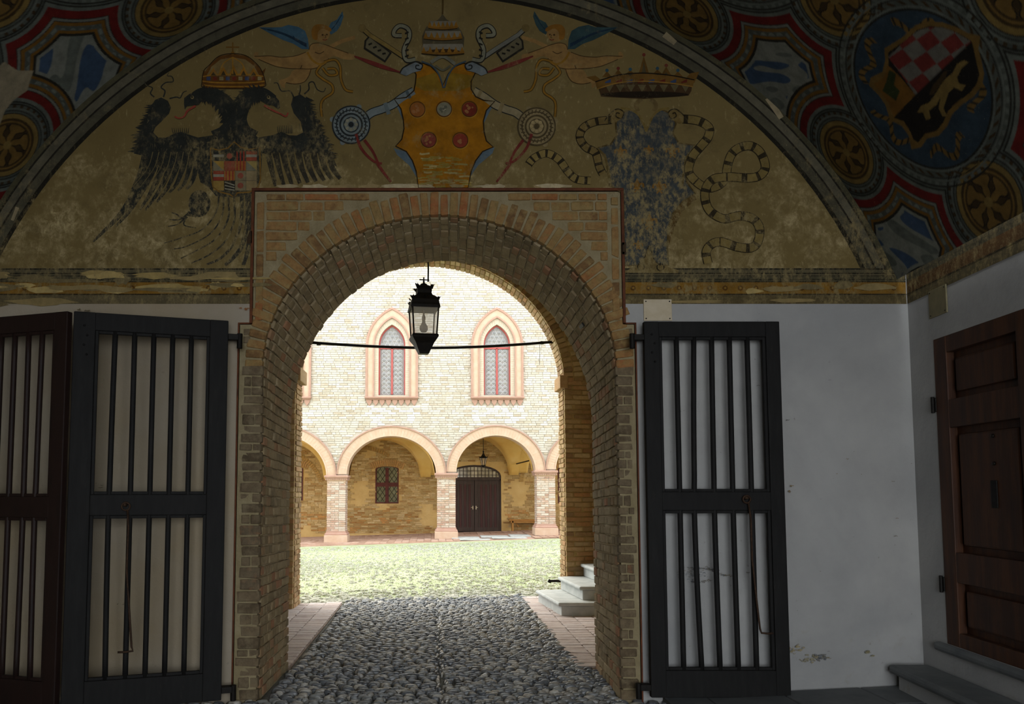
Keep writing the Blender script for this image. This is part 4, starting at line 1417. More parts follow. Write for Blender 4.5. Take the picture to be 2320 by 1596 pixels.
for sx in (1, -1):
    F2 = (lambda t: t) if sx == 1 else (lambda t: ' '.join('%f,%s' % (1772 - float(a.split(',')[0]), a.split(',')[1]) for a in t.split()))
    c.poly(F2('600,490 620,455 700,415 745,435 735,470 680,485 640,505'), '#6c7272', 5)
    c.line(F2('600,490 620,455 700,415 745,435 735,465 705,460 705,440 725,440'), 7, '#22231f', 6)
    c.line(F2('740,410 810,440 855,500 882,585'), 10, '#3d4a50', 5); 
    # key shaft and bit
    c.line(F2('335,175 400,235 520,310 640,390'), 34, '#1d1a12', 2, False); c.line(F2('335,175 400,235 520,310 640,390'), 25, '#7b6635' if sx == 1 else '#6e6c61', 3, False)
    c.poly(F2('365,270 395,235 545,350 500,415 360,325'), '#26221a', 2); c.poly(F2('378,275 398,250 530,352 498,400 372,318'), '#625a42', 3)
    for i in range(4): c.line(F2('%d,%d %d,%d' % (392 + i * 30, 300 + i * 20, 415 + i * 30, 290 + i * 22)), 12, '#1f1c14', 4, False)
    c.disc(*[float(v) for v in F2('350,190').split(',')], 26, '#6e5c33', 4)
    # red cords
    for k in range(3):
        c.line(F2('300,375 400,%d 500,%d 600,480' % (405 + k * 9, 440 + k * 9)), 9, '#6a2a22', 4)
    # lappets of the tiara
    c.line(F2('700,395 640,400 625,330 660,250 650,195 600,175 565,200 560,235 610,240'), 34, '#1f1c16', 3); c.line(F2('700,395 640,400 625,330 660,250 650,195 600,175 565,200 560,235 610,240'), 22, '#77745f', 4)
    for i in range(5): c.line(F2('%d,%d %d,%d' % (632, 380 - i * 38, 655, 370 - i * 38)), 11, '#25221a', 5, False)
    # key handles coming out behind the shield, with ring bows
    pts = '690,600 620,640 550,690 480,720 410,745 350,795'
    c.line(F2(pts), 58, '#1f2220', 1); c.line(F2(pts), 46, '#6d7472' if sx == 1 else '#8a7c5c', 2)
    c.line(F2('500,680 525,755'), 26, '#5b6464' if sx == 1 else '#7a6a48', 3); c.line(F2('640,600 665,650'), 20, '#4a5557' if sx == 1 else '#7a6a48', 3)
    X, Y_ = [float(v) for v in F2('278,825').split(',')]
    if sx == -1: Y_ += 12
    gcol, dcol = ('#6d7472', '#262a2a') if sx == 1 else ('#83724f', '#4b3f27')
    c.disc(X, Y_, 122, gcol, 3); c.ring(X, Y_, 122, 10, dcol, 4); c.ring(X, Y_, 96, 8, dcol, 4); c.ring(X, Y_, 72, 12, dcol, 4); c.ring(X, Y_, 48, 7, dcol, 4)
    for i in range(26):
        a = i * 2 * math.pi / 26
        c.line([(X + 86 * math.cos(a), Y_ + 86 * math.sin(a)), (X + 110 * math.cos(a + .1), Y_ + 110 * math.sin(a + .1))], 7, dcol, 5, False)
    for i in range(8):
        a = i * math.pi / 4
        c.disc(X + 34 * math.cos(a), Y_ + 34 * math.sin(a), 12, '#8a8670' if sx == 1 else '#98855c', 5, n=10)
    c.disc(X, Y_, 18, dcol, 5, n=12)
    for a in (2.3, 4.0, 5.4): c.disc(X - sx * 128 * math.cos(a + 2), Y_ + 128 * math.sin(a + 2), 18, gcol, 3, n=10)
    for t in ('310,885 345,980 420,1060 480,1080', '365,925 420,1000 455,1075', '450,1080 500,1150 540,1200'):
        c.line(F2(t), 20, '#6a2a22', 4, taper=14)
# tiara
c.poly('750,330 745,250 770,190 800,170 850,140 878,105 905,140 970,175 1000,215 1020,260 1015,330 990,370 880,380 780,368', '#4c4430', 6)
for z0, h, w in ((150, 40, 95), (215, 45, 125), (300, 55, 140)):
    c.poly([(880 - w, z0 + h), (880 - w * .92, z0), (880 + w * .92, z0), (880 + w, z0 + h)], '#777060', 7)
    for i in range(7):
        x = 880 - w * .9 + i * w * .3
        c.poly([(x - 15, z0 + h), (x, z0 + h - 38), (x + 15, z0 + h)], '#855e1d', 8)
    c.line([(880 - w, z0 + h), (880, z0 + h + 10), (880 + w, z0 + h)], 15, '#7a541a', 8); c.line([(880 - w, z0 + h + 9), (880, z0 + h + 19), (880 + w, z0 + h + 9)], 5, '#241a0b', 9)
c.disc(885, 355, 115, '#3c2812', 7, 22); c.line('878,105 880,60 880,0', 9, '#4c3a17', 6, False)
c.line('800,420 880,380 960,430', 22, '#6f6c5c', 5); c.line('830,440 880,470 930,440', 14, '#5b5846', 5)
c.build('painted_orange_shield')
# scrolled ribbon below the right key
c = Paint(2.9, 700)
c.ribbon('1440,1085 1480,1040 1560,1010 1640,1050 1700,1130 1760,1180 1850,1190', 46, '#7d6a3c', '#2b2415')
c.build('painted_ribbon')

# ---------------------------------------------------------------- right: blue shield with lilies under an open crown (zone scale 2.2745)
b = Paint(2.2745, 1300)
blue = '#3a3f40'
outl = '235,590 290,565 330,590 372,680 410,595 450,565 510,595 525,640 510,690 540,740 620,750 590,800 575,870 580,940 625,1000 560,1040 510,1100 485,1180 480,1280 490,1370 260,1370 255,1000 190,960 180,880 160,800 118,765 190,745 220,700 215,640'
b.poly(outl, blue, 2); b.line(outl, 9, '#4b3c1c', 4, False, None, True)
b.line('240,560 300,570 345,610 372,680', 12, '#6d5a2c', 5); b.line('372,680 400,610 440,570 490,560', 12, '#6d5a2c', 5)
for sx in (1, -1):
    F2 = (lambda t: t) if sx == 1 else (lambda t: ' '.join('%f,%s' % (742 - float(a.split(',')[0]), a.split(',')[1]) for a in t.split()))
    b.poly(F2('155,630 180,595 220,565 255,580 245,615 200,640'), '#6f5a2e', 5); b.line(F2('155,630 180,595 220,565 255,580 245,612 218,605 220,585 236,588'), 6, '#1f170a', 6)
    b.line(F2('118,765 160,810 175,880 185,960'), 12, '#5a4a24', 5)
    b.line(F2('330,575 320,540 350,510'), 22, '#665430', 3)
def lily(x, y_, s):
    b.poly([(x, y_ - 40 * s), (x + 13 * s, y_ - 12 * s), (x + 6 * s, y_ + 14 * s), (x - 6 * s, y_ + 14 * s), (x - 13 * s, y_ - 12 * s)], '#7a551c', 5)
    for k in (-1, 1):
        b.line([(x + k * 6 * s, y_ + 12 * s), (x + k * 14 * s, y_ - 8 * s), (x + k * 30 * s, y_ - 10 * s), (x + k * 32 * s, y_ + 8 * s)], 10 * s, '#7a551c', 5)
        b.line([(x, y_ + 18 * s), (x + k * 14 * s, y_ + 34 * s)], 8 * s, '#7a551c', 5)
    b.line([(x - 18 * s, y_ + 14 * s), (x + 18 * s, y_ + 14 * s)], 8 * s, '#8b6426', 6, False)
for x, y_, s in ((508, 780, 1), (240, 785, .9), (385, 775, .7), (325, 960, 1), (440, 965, 1), (388, 1145, 1.15), (330, 1265, .7)): lily(x, y_, s)
b.poly('330,1365 360,1330 385,1280 410,1340 440,1365 540,1395 535,1410 250,1408', '#6f5d36', 5); b.line('330,1365 362,1330 387,1270 412,1340 445,1370', 6, '#1f170a', 6)
b.ring(345, 1378, 18, 6, '#1f170a', 6); b.ring(445, 1380, 18, 6, '#1f170a', 6)
b.poly('560,1040 625,1005 630,1030 560,1090 515,1180 485,1280 490,1180 515,1100', '#59441f', 4)
b.build('painted_blue_shield', 'fresco_worn')
# open crown
b = Paint(2.2745, 1300)
b.poly('120,440 220,405 360,392 500,405 610,430 605,470 590,495 360,512 140,500', '#43301a', 3)
b.poly('110,425 230,390 360,380 500,392 620,415 612,450 500,432 360,422 230,430 118,462', '#6a4c1e', 4)
for i, (x, y0_, t) in enumerate(((170, 400, 355), (228, 392, 345), (290, 385, 350), (360, 380, 275), (430, 385, 345), (475, 390, 330), (535, 398, 355))):
    b.poly([(x - 26, y0_), (x, t + 15), (x + 26, y0_)], '#604419', 3); b.poly([(x - 12, y0_), (x, t + 45), (x + 12, y0_)], '#4a4029', 4)
    b.disc(x, t + 10, 9, ('#2e4a55', '#6b2e22')[i % 2], 4, n=10)
b.poly('62,400 110,392 135,410 120,430', '#604419', 3); b.poly('580,400 600,380 645,372 620,430', '#604419', 3)
for i in range(8):
    x = 160 + i * 56
    b.poly([(x, 415 - abs(i - 3.5) * -3), (x + 30, 410), (x + 30, 428), (x, 432)], ('#33415c', '#5e2418')[i % 2], 5)
    b.poly([(x, 440), (x + 22, 478), (x + 44, 440)], '#5d5236', 5)
b.disc(365, 490, 225, '#241a0e', 5, 16)
b.line('110,425 230,390 360,380 500,392 620,415', 6, '#1c1408', 6); b.line('118,462 230,430 360,422 500,432 612,450', 6, '#8b672a', 6)
b.build('painted_open_crown')
# ribbons left and right of the blue shield
b = Paint(2.2745, 1300)
b.ribbon('195,620 110,630 50,660 30,710 60,760 110,790 130,860 150,900', 36, '#6f5c33', '#2a2213', 2, 10)
b.ribbon('560,615 640,625 695,660 690,710 650,760 610,810 590,880 620,930 680,970 740,960 780,920 790,860 810,800 850,765 910,755 960,790 985,860 960,905 900,920 800,915 720,925 680,970 675,1030 700,1090 770,1130 850,1115 920,1130 955,1180 945,1250 910,1280 840,1275 760,1250 710,1260 680,1300 690,1360', 40, '#776538', '#2e2616', 2, 34)
b.build('painted_ribbon')
# flaked plaster just above the brick panel and a white chip row
g = Paint(world=True)
for i in range(26):
    xx = rp.uniform(-1.2, 1.4); w = rp.uniform(.03, .16)
    pts = [(xx + w * math.cos(t) * rp.uniform(.6, 1.2), PT + .035 + .018 * math.sin(t) * rp.uniform(.4, 1.3)) for t in [k * math.pi / 5 for k in range(10)]]
    g.poly(pts, rp.choice(('#a59673', '#8f7c55', '#b5a684')), 9)
g.build('flaked_plaster')
# grey rubbed scar and small marks on the limewash
g = Paint(world=True)
rs = random.Random(12)
def scuff(path, spread, n, wl, cols):
    Q = cr([at(x, y_, D) for x, y_ in path], False, 8)
    for _ in range(n):
        x, z = rs.choice(Q)
        x += rs.gauss(0, spread); z += rs.gauss(0, spread * .7)
        a, l = rs.uniform(-1.2, 1.2), rs.uniform(.004, .018)
        g.line([(x, z), (x + l * math.cos(a), z + l * math.sin(a) * .6), (x + 1.7 * l * math.cos(a), z)], rs.uniform(.002, wl), rs.choice(cols), 1)
GR = ('#7e8083', '#6c6e72', '#8c8d8f', '#909193')
scuff([(1545, 1310), (1560, 1295), (1580, 1305)], .035, 70, .010, GR)
scuff([(1580, 1288), (1605, 1290), (1625, 1300), (1650, 1307)], .008, 45, .008, ('#5c5e62', '#6a6c70', '#7a7b7d'))
scuff([(1560, 1318), (1580, 1319), (1608, 1317)], .006, 22, .007, ('#66686c', '#7a7b7d'))
scuff([(1655, 1305), (1690, 1297)], .004, 12, .004, ('#74757a', '#86878a'))
scuff([(1810, 1502), (1835, 1492), (1850, 1486)], .02, 40, .012, ('#958e78', '#8a836c', '#9d9680')); scuff([(1850, 1490), (1862, 1486)], .018, 30, .010, ('#63666a', '#74767a'))
scuff([(1790, 1472), (1806, 1466)], .018, 26, .014, ('#a0957a', '#968b70')); scuff([(1958, 1478), (1972, 1484)], .008, 12, .012, ('#8b8468', '#978f74'))
scuff([(180, 703), (192, 707), (205, 708)], .004, 12, .006, ('#4a4030', '#5a4f3a')); scuff([(1783, 1113), (1787, 1102)], .004, 9, .006, ('#6d5c4a', '#8a7450'))
scuff([(205, 1105), (215, 1150), (235, 1120), (225, 1100)], .05, 26, .004, ('#574f3c', '#6a614b')); scuff([(1778, 953), (1795, 951)], .004, 6, .004, ('#5a5752',))
scuff([(1600, 900), (2000, 1000), (1900, 1400)], .3, 16, .005, ('#85827e', '#8c8a86', '#8a7f6c')); scuff([(545, 700), (557, 702)], .006, 8, .012, ('#8f5a36',))
scuff([(270, 1368), (284, 1368)], .004, 8, .005, ('#6f6752',))
g.build('plaster_marks')

# ================================================================== GATE LEAVES
def gate_leaf(label, a, b, z0, ztop, mat, stile=0.135, bars=5, hook=None, hinge=None, bent=(), mid=(1.455, 1.60), bot=0.19, top=0.125, group=None, depth=0.05):
    """a, b: (x, y) of the two upright edges; the face turned to the room is the right-hand side of a->b reversed"""
    a, b = Vector((a[0], a[1], 0)), Vector((b[0], b[1], 0))
    W = (b - a).length
    ang = math.atan2(b.y - a.y, b.x - a.x)
    t = thing('gate_leaf', label, 'gate', (a.x, a.y, z0), ang, group)
    H = ztop - z0
    m0, m1 = mid[0] - z0, mid[1] - z0
    d = depth
    st2 = stile * 0.92
    stiles = []
    for x0, x1 in ((0, stile), (W - st2, W)):
        stiles.append(MB().bb(x0, x1, -d / 2, d / 2, 0, H).build('stile', mat, t, bevel=0.006))
    for k, (q0, q1) in enumerate(((0, bot), (m0, m1), (H - top, H))):
        MB().bb(stile - .002, W - st2 + .002, -d / 2 + .004, d / 2 - .004, q0, q1).build('rail', mat, t, bevel=0.005)
    # moulded lip round the two openings
    for q0, q1 in ((bot, m0), (m1, H - top)):
        mb = MB()
        w = 0.022
        for x0, x1, e0, e1 in ((stile, stile + w, q0, q1), (W - st2 - w, W - st2, q0, q1), (stile + w, W - st2 - w, q0, q0 + w), (stile + w, W - st2 - w, q1 - w, q1)):
            mb.bb(x0, x1, -d / 2 + .012, d / 2 - .012, e0, e1)
        mb.build('moulding', mat, t, bevel=0.004)
    n = bars
    span = (W - st2 - stile)
    for i in range(n):
        x = stile + span * (i + 1) / (n + 1)
        bow = bent[i] if i < len(bent) else 0.0
        P = [(x + bow * math.sin(math.pi * min(1, max(0, (k / 14 - .0) * 1.0))) * (1 if k < 8 else .8), 0, bot - .02 + (H - top - bot + .04) * k / 14) for k in range(15)]
        MB().tube(P, 0.0195, 10).build('bar', mat, t, smooth=True)
    if hook:
        hx, hz, L, foot, side = hook
        y = -d / 2
        h = MB()
        ringp = [(hx + .028 * math.cos(v), y - .018, hz + .028 * math.sin(v)) for v in [k * math.pi / 8 for k in range(17)]]
        h.tube(ringp, .007, 6, False)
        P = [(hx + side * .012, y - .018, hz - .026), (hx + side * .022, y - .03, hz - .15), (hx + side * .02, y - .035, hz - L * .45), (hx + side * .05, y - .03, hz - L * .8), (hx + side * .065, y - .03, hz - L + .03),
             (hx + side * .075, y - .03, hz - L), (hx + side * .075 + foot * .5, y - .032, hz - L - .004), (hx + side * .075 + foot, y - .035, hz - L - .002)]
        h.tube(P, .0075, 8)
        ho = h.build('hook', 'rust_iron', t, smooth=True)
        tag(ho, 'rusty iron door hook hanging from the middle rail')
        MB().tube([(hx - .005, y + .01, hz + .01), (hx - .005, y - .04, hz + .012)], [.016, .012], 8).build('hook_eye', 'rust_iron', ho, smooth=True)
    if hinge:
        hx, hs = hinge
        for hz in (H - .12, .07):
            mb = MB()
            mb.bb(min(hx, hx + hs * .075), max(hx, hx + hs * .075), -d / 2 + .002, d / 2 + .02, hz - .022, hz + .022)
            mb.tube([(hx + hs * .085, 0, hz - .085), (hx + hs * .085, 0, hz + .03)], .022, 10)
            mb.build('hinge', 'iron', t, bevel=0.003)
    # nail heads on the stile
    for k in range(4):
        MB().lathe([(.009, 0), (.007, .005), (.001, .007)], (stile * .5 + .02 * (k % 2), -d / 2 - .001, H - .1 - k * .07), 8, axis='y').build('nail_head', mat, stiles[0], smooth=True)
    return t

yg = D - 0.125
xa, za = at(1457, 730, yg); xb, _ = at(1752, 727, yg); _, zb = at(1475, 1580, yg)
xm, zm1 = at(1600, 1115, yg); _, zm0 = at(1600, 1157, yg)
gate_leaf('dark grey wooden gate leaf right of the brick arch, flat against the white wall', (xa, yg), (xb + .035, yg), zb, za, 'gate_paint', stile=.115, bars=5,
          hook=(0.735, zm1 - zb - .055, .98, .085, 1), hinge=(0, -1), bent=(.0, -.028, -.012, -.006, .0), mid=(zm0, zm1), bot=.195, top=.118)
# left side: one leaf swung out from the jamb, the next folded back to the wall
hA = (at(516, 740, D - .15)[0] + .005, D - .15)
fold = (at(168, 726, D - .46)[0], D - .46)
ztl = 2.878
gate_leaf('dark grey wooden gate leaf left of the arch, hinged at the brick jamb', fold, hA, .06, ztl, 'gate_paint', stile=.145, bars=5,
          hook=(.385, 1.42, 1.02, -.10, 1), hinge=((Vector(hA) - Vector(fold)).length, 1), mid=(1.415, 1.565), bot=.20, top=.13, bent=(-.01, 0, .0, .0, 0))
far = (fold[0] - 0.98, D - .17)
gate_leaf('reddish brown gate leaf at the far left, folded back towards the wall', far, (fold[0] - .03, fold[1] - .0), .06, ztl, 'gate_brown', stile=.125, bars=5, mid=(1.40, 1.55), bot=.20, top=.13, bent=(0, 0, 0, .008, -.012))

# ================================================================== RIGHT DOOR AND ITS STEPS
dr = thing('door_1', None, None, (wr(DY0) , DY0, DZ0), math.atan2(1, SKEW))
struct(dr, 'dark brown panelled wooden door in the right wall')
DW, DH = (DY1 - DY0) * math.hypot(1, SKEW), DZ1 - DZ0
ins = 0.035
# local +y points into the room
def dpart(x0, x1, z0, z1, o0, o1, name, mat='door_wood', bev=.006):
    return MB().bb(x0, x1, o0, o1, z0, z1).build(name, mat, dr, bevel=bev)
dpart(0, DW, 0, DH, -.08, -.055, 'door_body', bev=0)
for x0, x1 in ((0.0, .12), (DW - .15, DW)):
    dpart(x0, x1, 0, DH, -.055, .004, 'stile')
dpart(DW / 2 - .13, DW / 2 + .13, 0, DH, -.055, .004, 'stile')
for z0, z1 in ((0, .10), (.45, .66), (1.54, 1.74), (DH - .12, DH)):
    dpart(.12, DW - .15, z0, z1, -.055, .002, 'rail')
for c0, c1 in ((.12, DW / 2 - .13), (DW / 2 + .13, DW - .15)):
    for z0, z1 in ((.10, .45), (.66, 1.54), (1.74, DH - .12)):
        p = dpart(c0 + .05, c1 - .05, z0 + .05, z1 - .05, -.055, -.022, 'panel', bev=.02)
for hz in (.42, 1.72):
    MB().bb(DW - .01, DW + .05, -.02, .012, hz - .05, hz + .05).tube([(DW + .02, .015, hz - .06), (DW + .02, .015, hz + .06)], .013, 8).build('hinge', 'iron', dr, bevel=.003)
MB().bb(DW - .60, DW - .54, -.024, -.014, .98, 1.16).build('lock_plate', 'iron', dr, bevel=.003)
for z in (1.27, 1.45):
    MB().lathe([(.002, -.014), (.012, -.010), (.014, 0)], (DW - .58, -.023, z), 10, axis='y').build('stud', 'screw', dr, smooth=True)

steps = thing('door_steps', 'two grey stone steps below the brown door at the right wall', 'steps', (3.4, 4.6, 0.1))
inv = Matrix.Translation((-3.4, -4.6, -0.1))
def step_slab(y0, y1, o0, o1, z0, z1, name, mat, nose=0.0):
    """slab following the slanted wall; o is distance out from the wall"""
    mb = MB()
    P = []
    for z in (z0, z1):
        for y, o in ((y0, o1), (y1, o1), (y1, o0), (y0, o0)):
            P.append((wr(y) - o - 3.4, y - 4.6, z - 0.1))
    b = mb.pts(P)
    for q in ((0, 3, 2, 1), (4, 5, 6, 7), (0, 1, 5, 4), (1, 2, 6, 5), (2, 3, 7, 6), (3, 0, 4, 7)):
        mb.face([b + i for i in q])
    return mb.build(name, mat, steps, bevel=nose)
step_slab(3.2, D - .115, 0.003, .26, .08, .235, 'riser', 'limewash', .015)
step_slab(3.15, D - .075, 0.003, .31, .235, .30, 'tread', 'dark_stone', .024)
step_slab(3.35, 5.52, -.08, .0005, .30, .435, 'riser', 'limewash', .01)
step_slab(3.3, 5.575, -.08, .045, .435, .497, 'tread', 'dark_stone', .022)

# ================================================================== PLATES
xa, za = at(1457, 679, D); xb, zb = at(1522, 728, D)
pl = thing('wall_plate', 'square beige metal plate screwed to the wall above the right gate leaf', 'plate', ((xa + xb) / 2, D, zb))
w, h = xb - xa, za - zb
cov = MB().bb(-w / 2, w / 2, -.012, -.001, 0, h).build('cover', 'plate', pl, bevel=.004)
for sx in (-1, 1):
    for z in (.018, h - .018):
        MB().lathe([(.006, 0), (.005, .003), (.001, .004)], (sx * (w / 2 - .018), -.012, z), 8, axis='y').build('screw', 'screw', cov, smooth=True)
yp = 5.46
pl = thing('wall_plate', 'small dull plate high on the right wall under the painted cornice', 'plate', (wr(5.36), 5.36, 2.86), math.atan2(1, SKEW))
cov = MB().bb(-.10, .12, .001, .012, 0, .205).build('cover', 'old_plate', pl, bevel=.004)
for x in (-.08, .10):
    for z in (.018, .187):
        MB().lathe([(.001, -.016), (.005, -.014), (.006, -.011)], (x, 0, z), 8, axis='y').build('screw', 'screw', cov, smooth=True)

# ================================================================== STONE STEPS IN THE PASSAGE
st = thing('stone_steps', 'three pale stone steps with rounded nosings in the passage at the right', 'steps', (1.9, 10.2, 0))
def qslab(P, z0, z1, name, mat, bev):
    mb = MB()
    b = mb.pts([(x - 1.9, y - 10.2, z) for z in (z0, z1) for x, y in P])
    for q in ((0, 3, 2, 1), (4, 5, 6, 7), (0, 1, 5, 4), (1, 2, 6, 5), (2, 3, 7, 6), (3, 0, 4, 7)):
        mb.face([b + i for i in q])
    return mb.build(name, mat, st, bevel=bev)
E0 = [(1.60, 1.47), (1.90, 1.80), (2.22, 2.14)]
for i, (xn, xf) in enumerate(E0):
    z = 0.18 * (i + 1)
    yn = 9.6 + .16 * i * (1 if i < 2 else .6)
    yf = lambda x: min(11.2, yr(x) - .012)
    P = [(xn, yn), (2.435, yn), (2.435, yf(2.435)), (xf, yf(xf))]
    o = 0.045
    qslab(P, 0.0 if i == 0 else 0.18 * i, z - .05, 'riser', 'stone', .01)
    P2 = [(xn - o, yn - .03), (2.436, yn - .03), (2.436, yf(2.435)), (xf - o, yf(xf) )]
    qslab(P2, z - .05, z, 'tread', 'stone', .02)
sc = thing('boot_scraper', 'small dark iron bracket sticking out behind the pale stone steps', 'bracket', (1.83, 11.25, .13))
MB().bb(-.115, .06, -.01, .01, .10, .135).box((-.125, 0, .115), (.05, .03, .05), rot('Y', .5)).build('bracket_blade', 'iron', sc, bevel=.003)
MB().tube([(.06, 0, .115), (.06, 0, -.1)], .012, 8).build('bracket_stem', 'iron', sc, smooth=True)

# ================================================================== TIE ROD AND LANTERNS
P = []
for k in range(13):
    t = k / 12
    x = -1.80 + 3.60 * t
    z = 3.66 + .15 * t - .085 * math.sin(math.pi * t)
    P.append((x, yr(x) + .25, z))
tr = MB().tube(P, .021, 8).build('tie_rod', 'iron', smooth=True)
tag(tr, 'long black iron tie rod spanning the inner arch behind the lantern', 'tie rod')
for x, z in ((-1.63, 3.645), (1.60, 3.785)):
    MB().lathe([(.03, -.02), (.03, .02)], (x, yr(x) + .25, z), 8).build('collar', 'iron', tr)
x, z = 1.56, 3.78
wire = MB().tube([(x, yr(x) + .24, z), (x + .004, yr(x) + .24, z - .1), (x - .004, yr(x) + .24, z - .33)], .003, 5).build('loose_wire', 'iron', smooth=True)
tag(wire, 'thin loose wire dangling from the right end of the tie rod', 'wire')

LX, LY = -0.125, 8.4
lan = thing('hanging_lantern', 'black iron lantern with glass sides and a bulb, hanging in the gate arch', 'lantern', (LX, LY, 3.13), 0.16)
def L(mb, name, mat='iron', smooth=False, bevel=0.0): return mb.build(name, mat, lan, smooth, bevel)
zg0, zg1, w0, w1 = .205, .515, .128, .148              # glass body, half widths bottom and top
for sx in (-1, 1):
    for sy in (-1, 1):
        L(MB().tube([(sx * w0, sy * w0, zg0 - .01), (sx * w1, sy * w1, zg1 + .01)], .0095, 6), 'corner_post')
for k in range(4):
    M3 = rot('Z', k * math.pi / 2)
    mb = MB()
    P = [M3 @ Vector((-w0, -w0, zg0)), M3 @ Vector((w0, -w0, zg0)), M3 @ Vector((w1, -w1, zg1)), M3 @ Vector((-w1, -w1, zg1))]
    nrm = M3 @ Vector((0, .003, 0))
    b = mb.pts(P + [p + nrm for p in P])
    for q in ((0, 1, 2, 3), (7, 6, 5, 4), (0, 4, 5, 1), (1, 5, 6, 2), (2, 6, 7, 3), (3, 7, 4, 0)): mb.face([b + i for i in q])
    L(mb, 'glass_pane', 'dusty_glass')
L(MB().lathe([(.142, .21), (.150, .19), (.142, .17), (.108, .12), (.102, .11), (.062, .02), (.060, .012), (.052, .0)], (0, 0, 0), sq=True), 'base_cup')
roof_ = L(MB().lathe([(.160, .505), (.162, .535), (.155, .56), (.150, .60), (.128, .635), (.088, .665), (.078, .69), (.082, .72), (.078, .75), (.060, .775), (.034, .79)], (0, 0, 0), sq=True), 'roof')
L(MB().lathe([(.034, .785), (.046, .80), (.036, .82), (.012, .83), (.010, .86)], (0, 0, -.015), 12), 'finial', smooth=True)
# leafy cresting at the corners of the two roof tiers
rl = random.Random(9)
def leaf_tuft(x, y, z, s, a):
    mb = MB()
    for k in range(5):
        d = a + (k - 2) * .5
        tip = Vector((x + math.cos(d) * s * rl.uniform(.5, 1.), y + math.sin(d) * s * rl.uniform(.5, 1.), z + s * rl.uniform(.5, 1.2)))
        side = Vector((-math.sin(d), math.cos(d), 0)) * s * .28
        c = Vector((x, y, z))
        up = Vector((0, 0, s * .35))
        b = mb.pts([c - side, c + side, (c + tip) / 2 + side * .9 + up * .4, tip, (c + tip) / 2 - side * .9 + up * .4, c + up * .3 + Vector((0, 0, .01))])
        for q in ((0, 1, 2, 4), (4, 2, 3), (0, 4, 5), (1, 5, 2), (5, 4, 3), (5, 3, 2)): mb.face([b + i for i in q])
    return mb
for sx in (-1, 1):
    for sy in (-1, 1):
        a = math.atan2(sy, sx)
        L(leaf_tuft(sx * .145, sy * .145, .595, .045, a), 'leaf_crest').parent = roof_
        L(leaf_tuft(sx * .078, sy * .078, .735, .055, a), 'leaf_crest').parent = roof_
        L(leaf_tuft(sx * .152, sy * .152, .50, .03, a), 'leaf_crest').parent = roof_
for k in range(4):
    M3 = rot('Z', k * math.pi / 2)
    v = M3 @ Vector((0, -.152, .61))
    L(leaf_tuft(v.x, v.y, v.z, .035, math.atan2(v.y, v.x)), 'leaf_crest').parent = roof_
bulb = L(MB().lathe([(.001, .245), (.028, .252), (.044, .272), (.049, .295), (.044, .318), (.030, .340), (.020, .362), (.018, .385)], (0, 0, 0), 16), 'bulb', 'bulb', True)
bulb.parent = L(MB().lathe([(.019, .385), (.020, .43), (.012, .445), (.006, .505)], (0, 0, 0), 12), 'lamp_holder', 'plate', True)
L(MB().tube([(-.05, 0, .855), (.06, 0, .855)], .007, 6), 'cross_bar')
L(MB().tube([(.0, 0, .83), (0, 0, .885)], .008, 6), 'hanging_eye')
L(MB().tube([(.05, 0, .835), (.052, 0, 1.0), (.04, 0, 1.3), (.035, 0, 2.12)], .009, 8), 'rod', smooth=True)
L(MB().tube([(.06, .005, .86), (.085, .01, .80), (.08, .01, .74), (.06, .01, .69)], .0025, 5), 'cable', smooth=True)

# ================================================================== COURTYARD
YF, YW = 24.7, 27.8                                     # arcade front, wall behind it
def sstep(t):
    t = max(0.0, min(1.0, t)); return t * t * (3 - 2 * t)
def gz(x, y):                                           # the court rises gently to the right
    return .033 * max(-8, min(8, x)) * sstep((y - 13) / 9) + 0.0
mb = MB()
xs = [-12 + .6 * i for i in range(41)]
ys = [9.0 + .5 * i for i in range(32)]
idx = {}
for j, y in enumerate(ys):
    for i, x in enumerate(xs):
        yy = max(y, yr(x) + .3) if y < 14 else y
        idx[i, j] = mb.pts([(x, yy, gz(x, yy) - .03)])
for j in range(len(ys) - 1):
    for i in range(len(xs) - 1):
        mb.face((idx[i, j], idx[i + 1, j], idx[i + 1, j + 1], idx[i, j + 1]))
ground = struct(mb.build('ground_courtyard', 'lawn_soil', smooth=True), 'grass-grown cobbled courtyard')

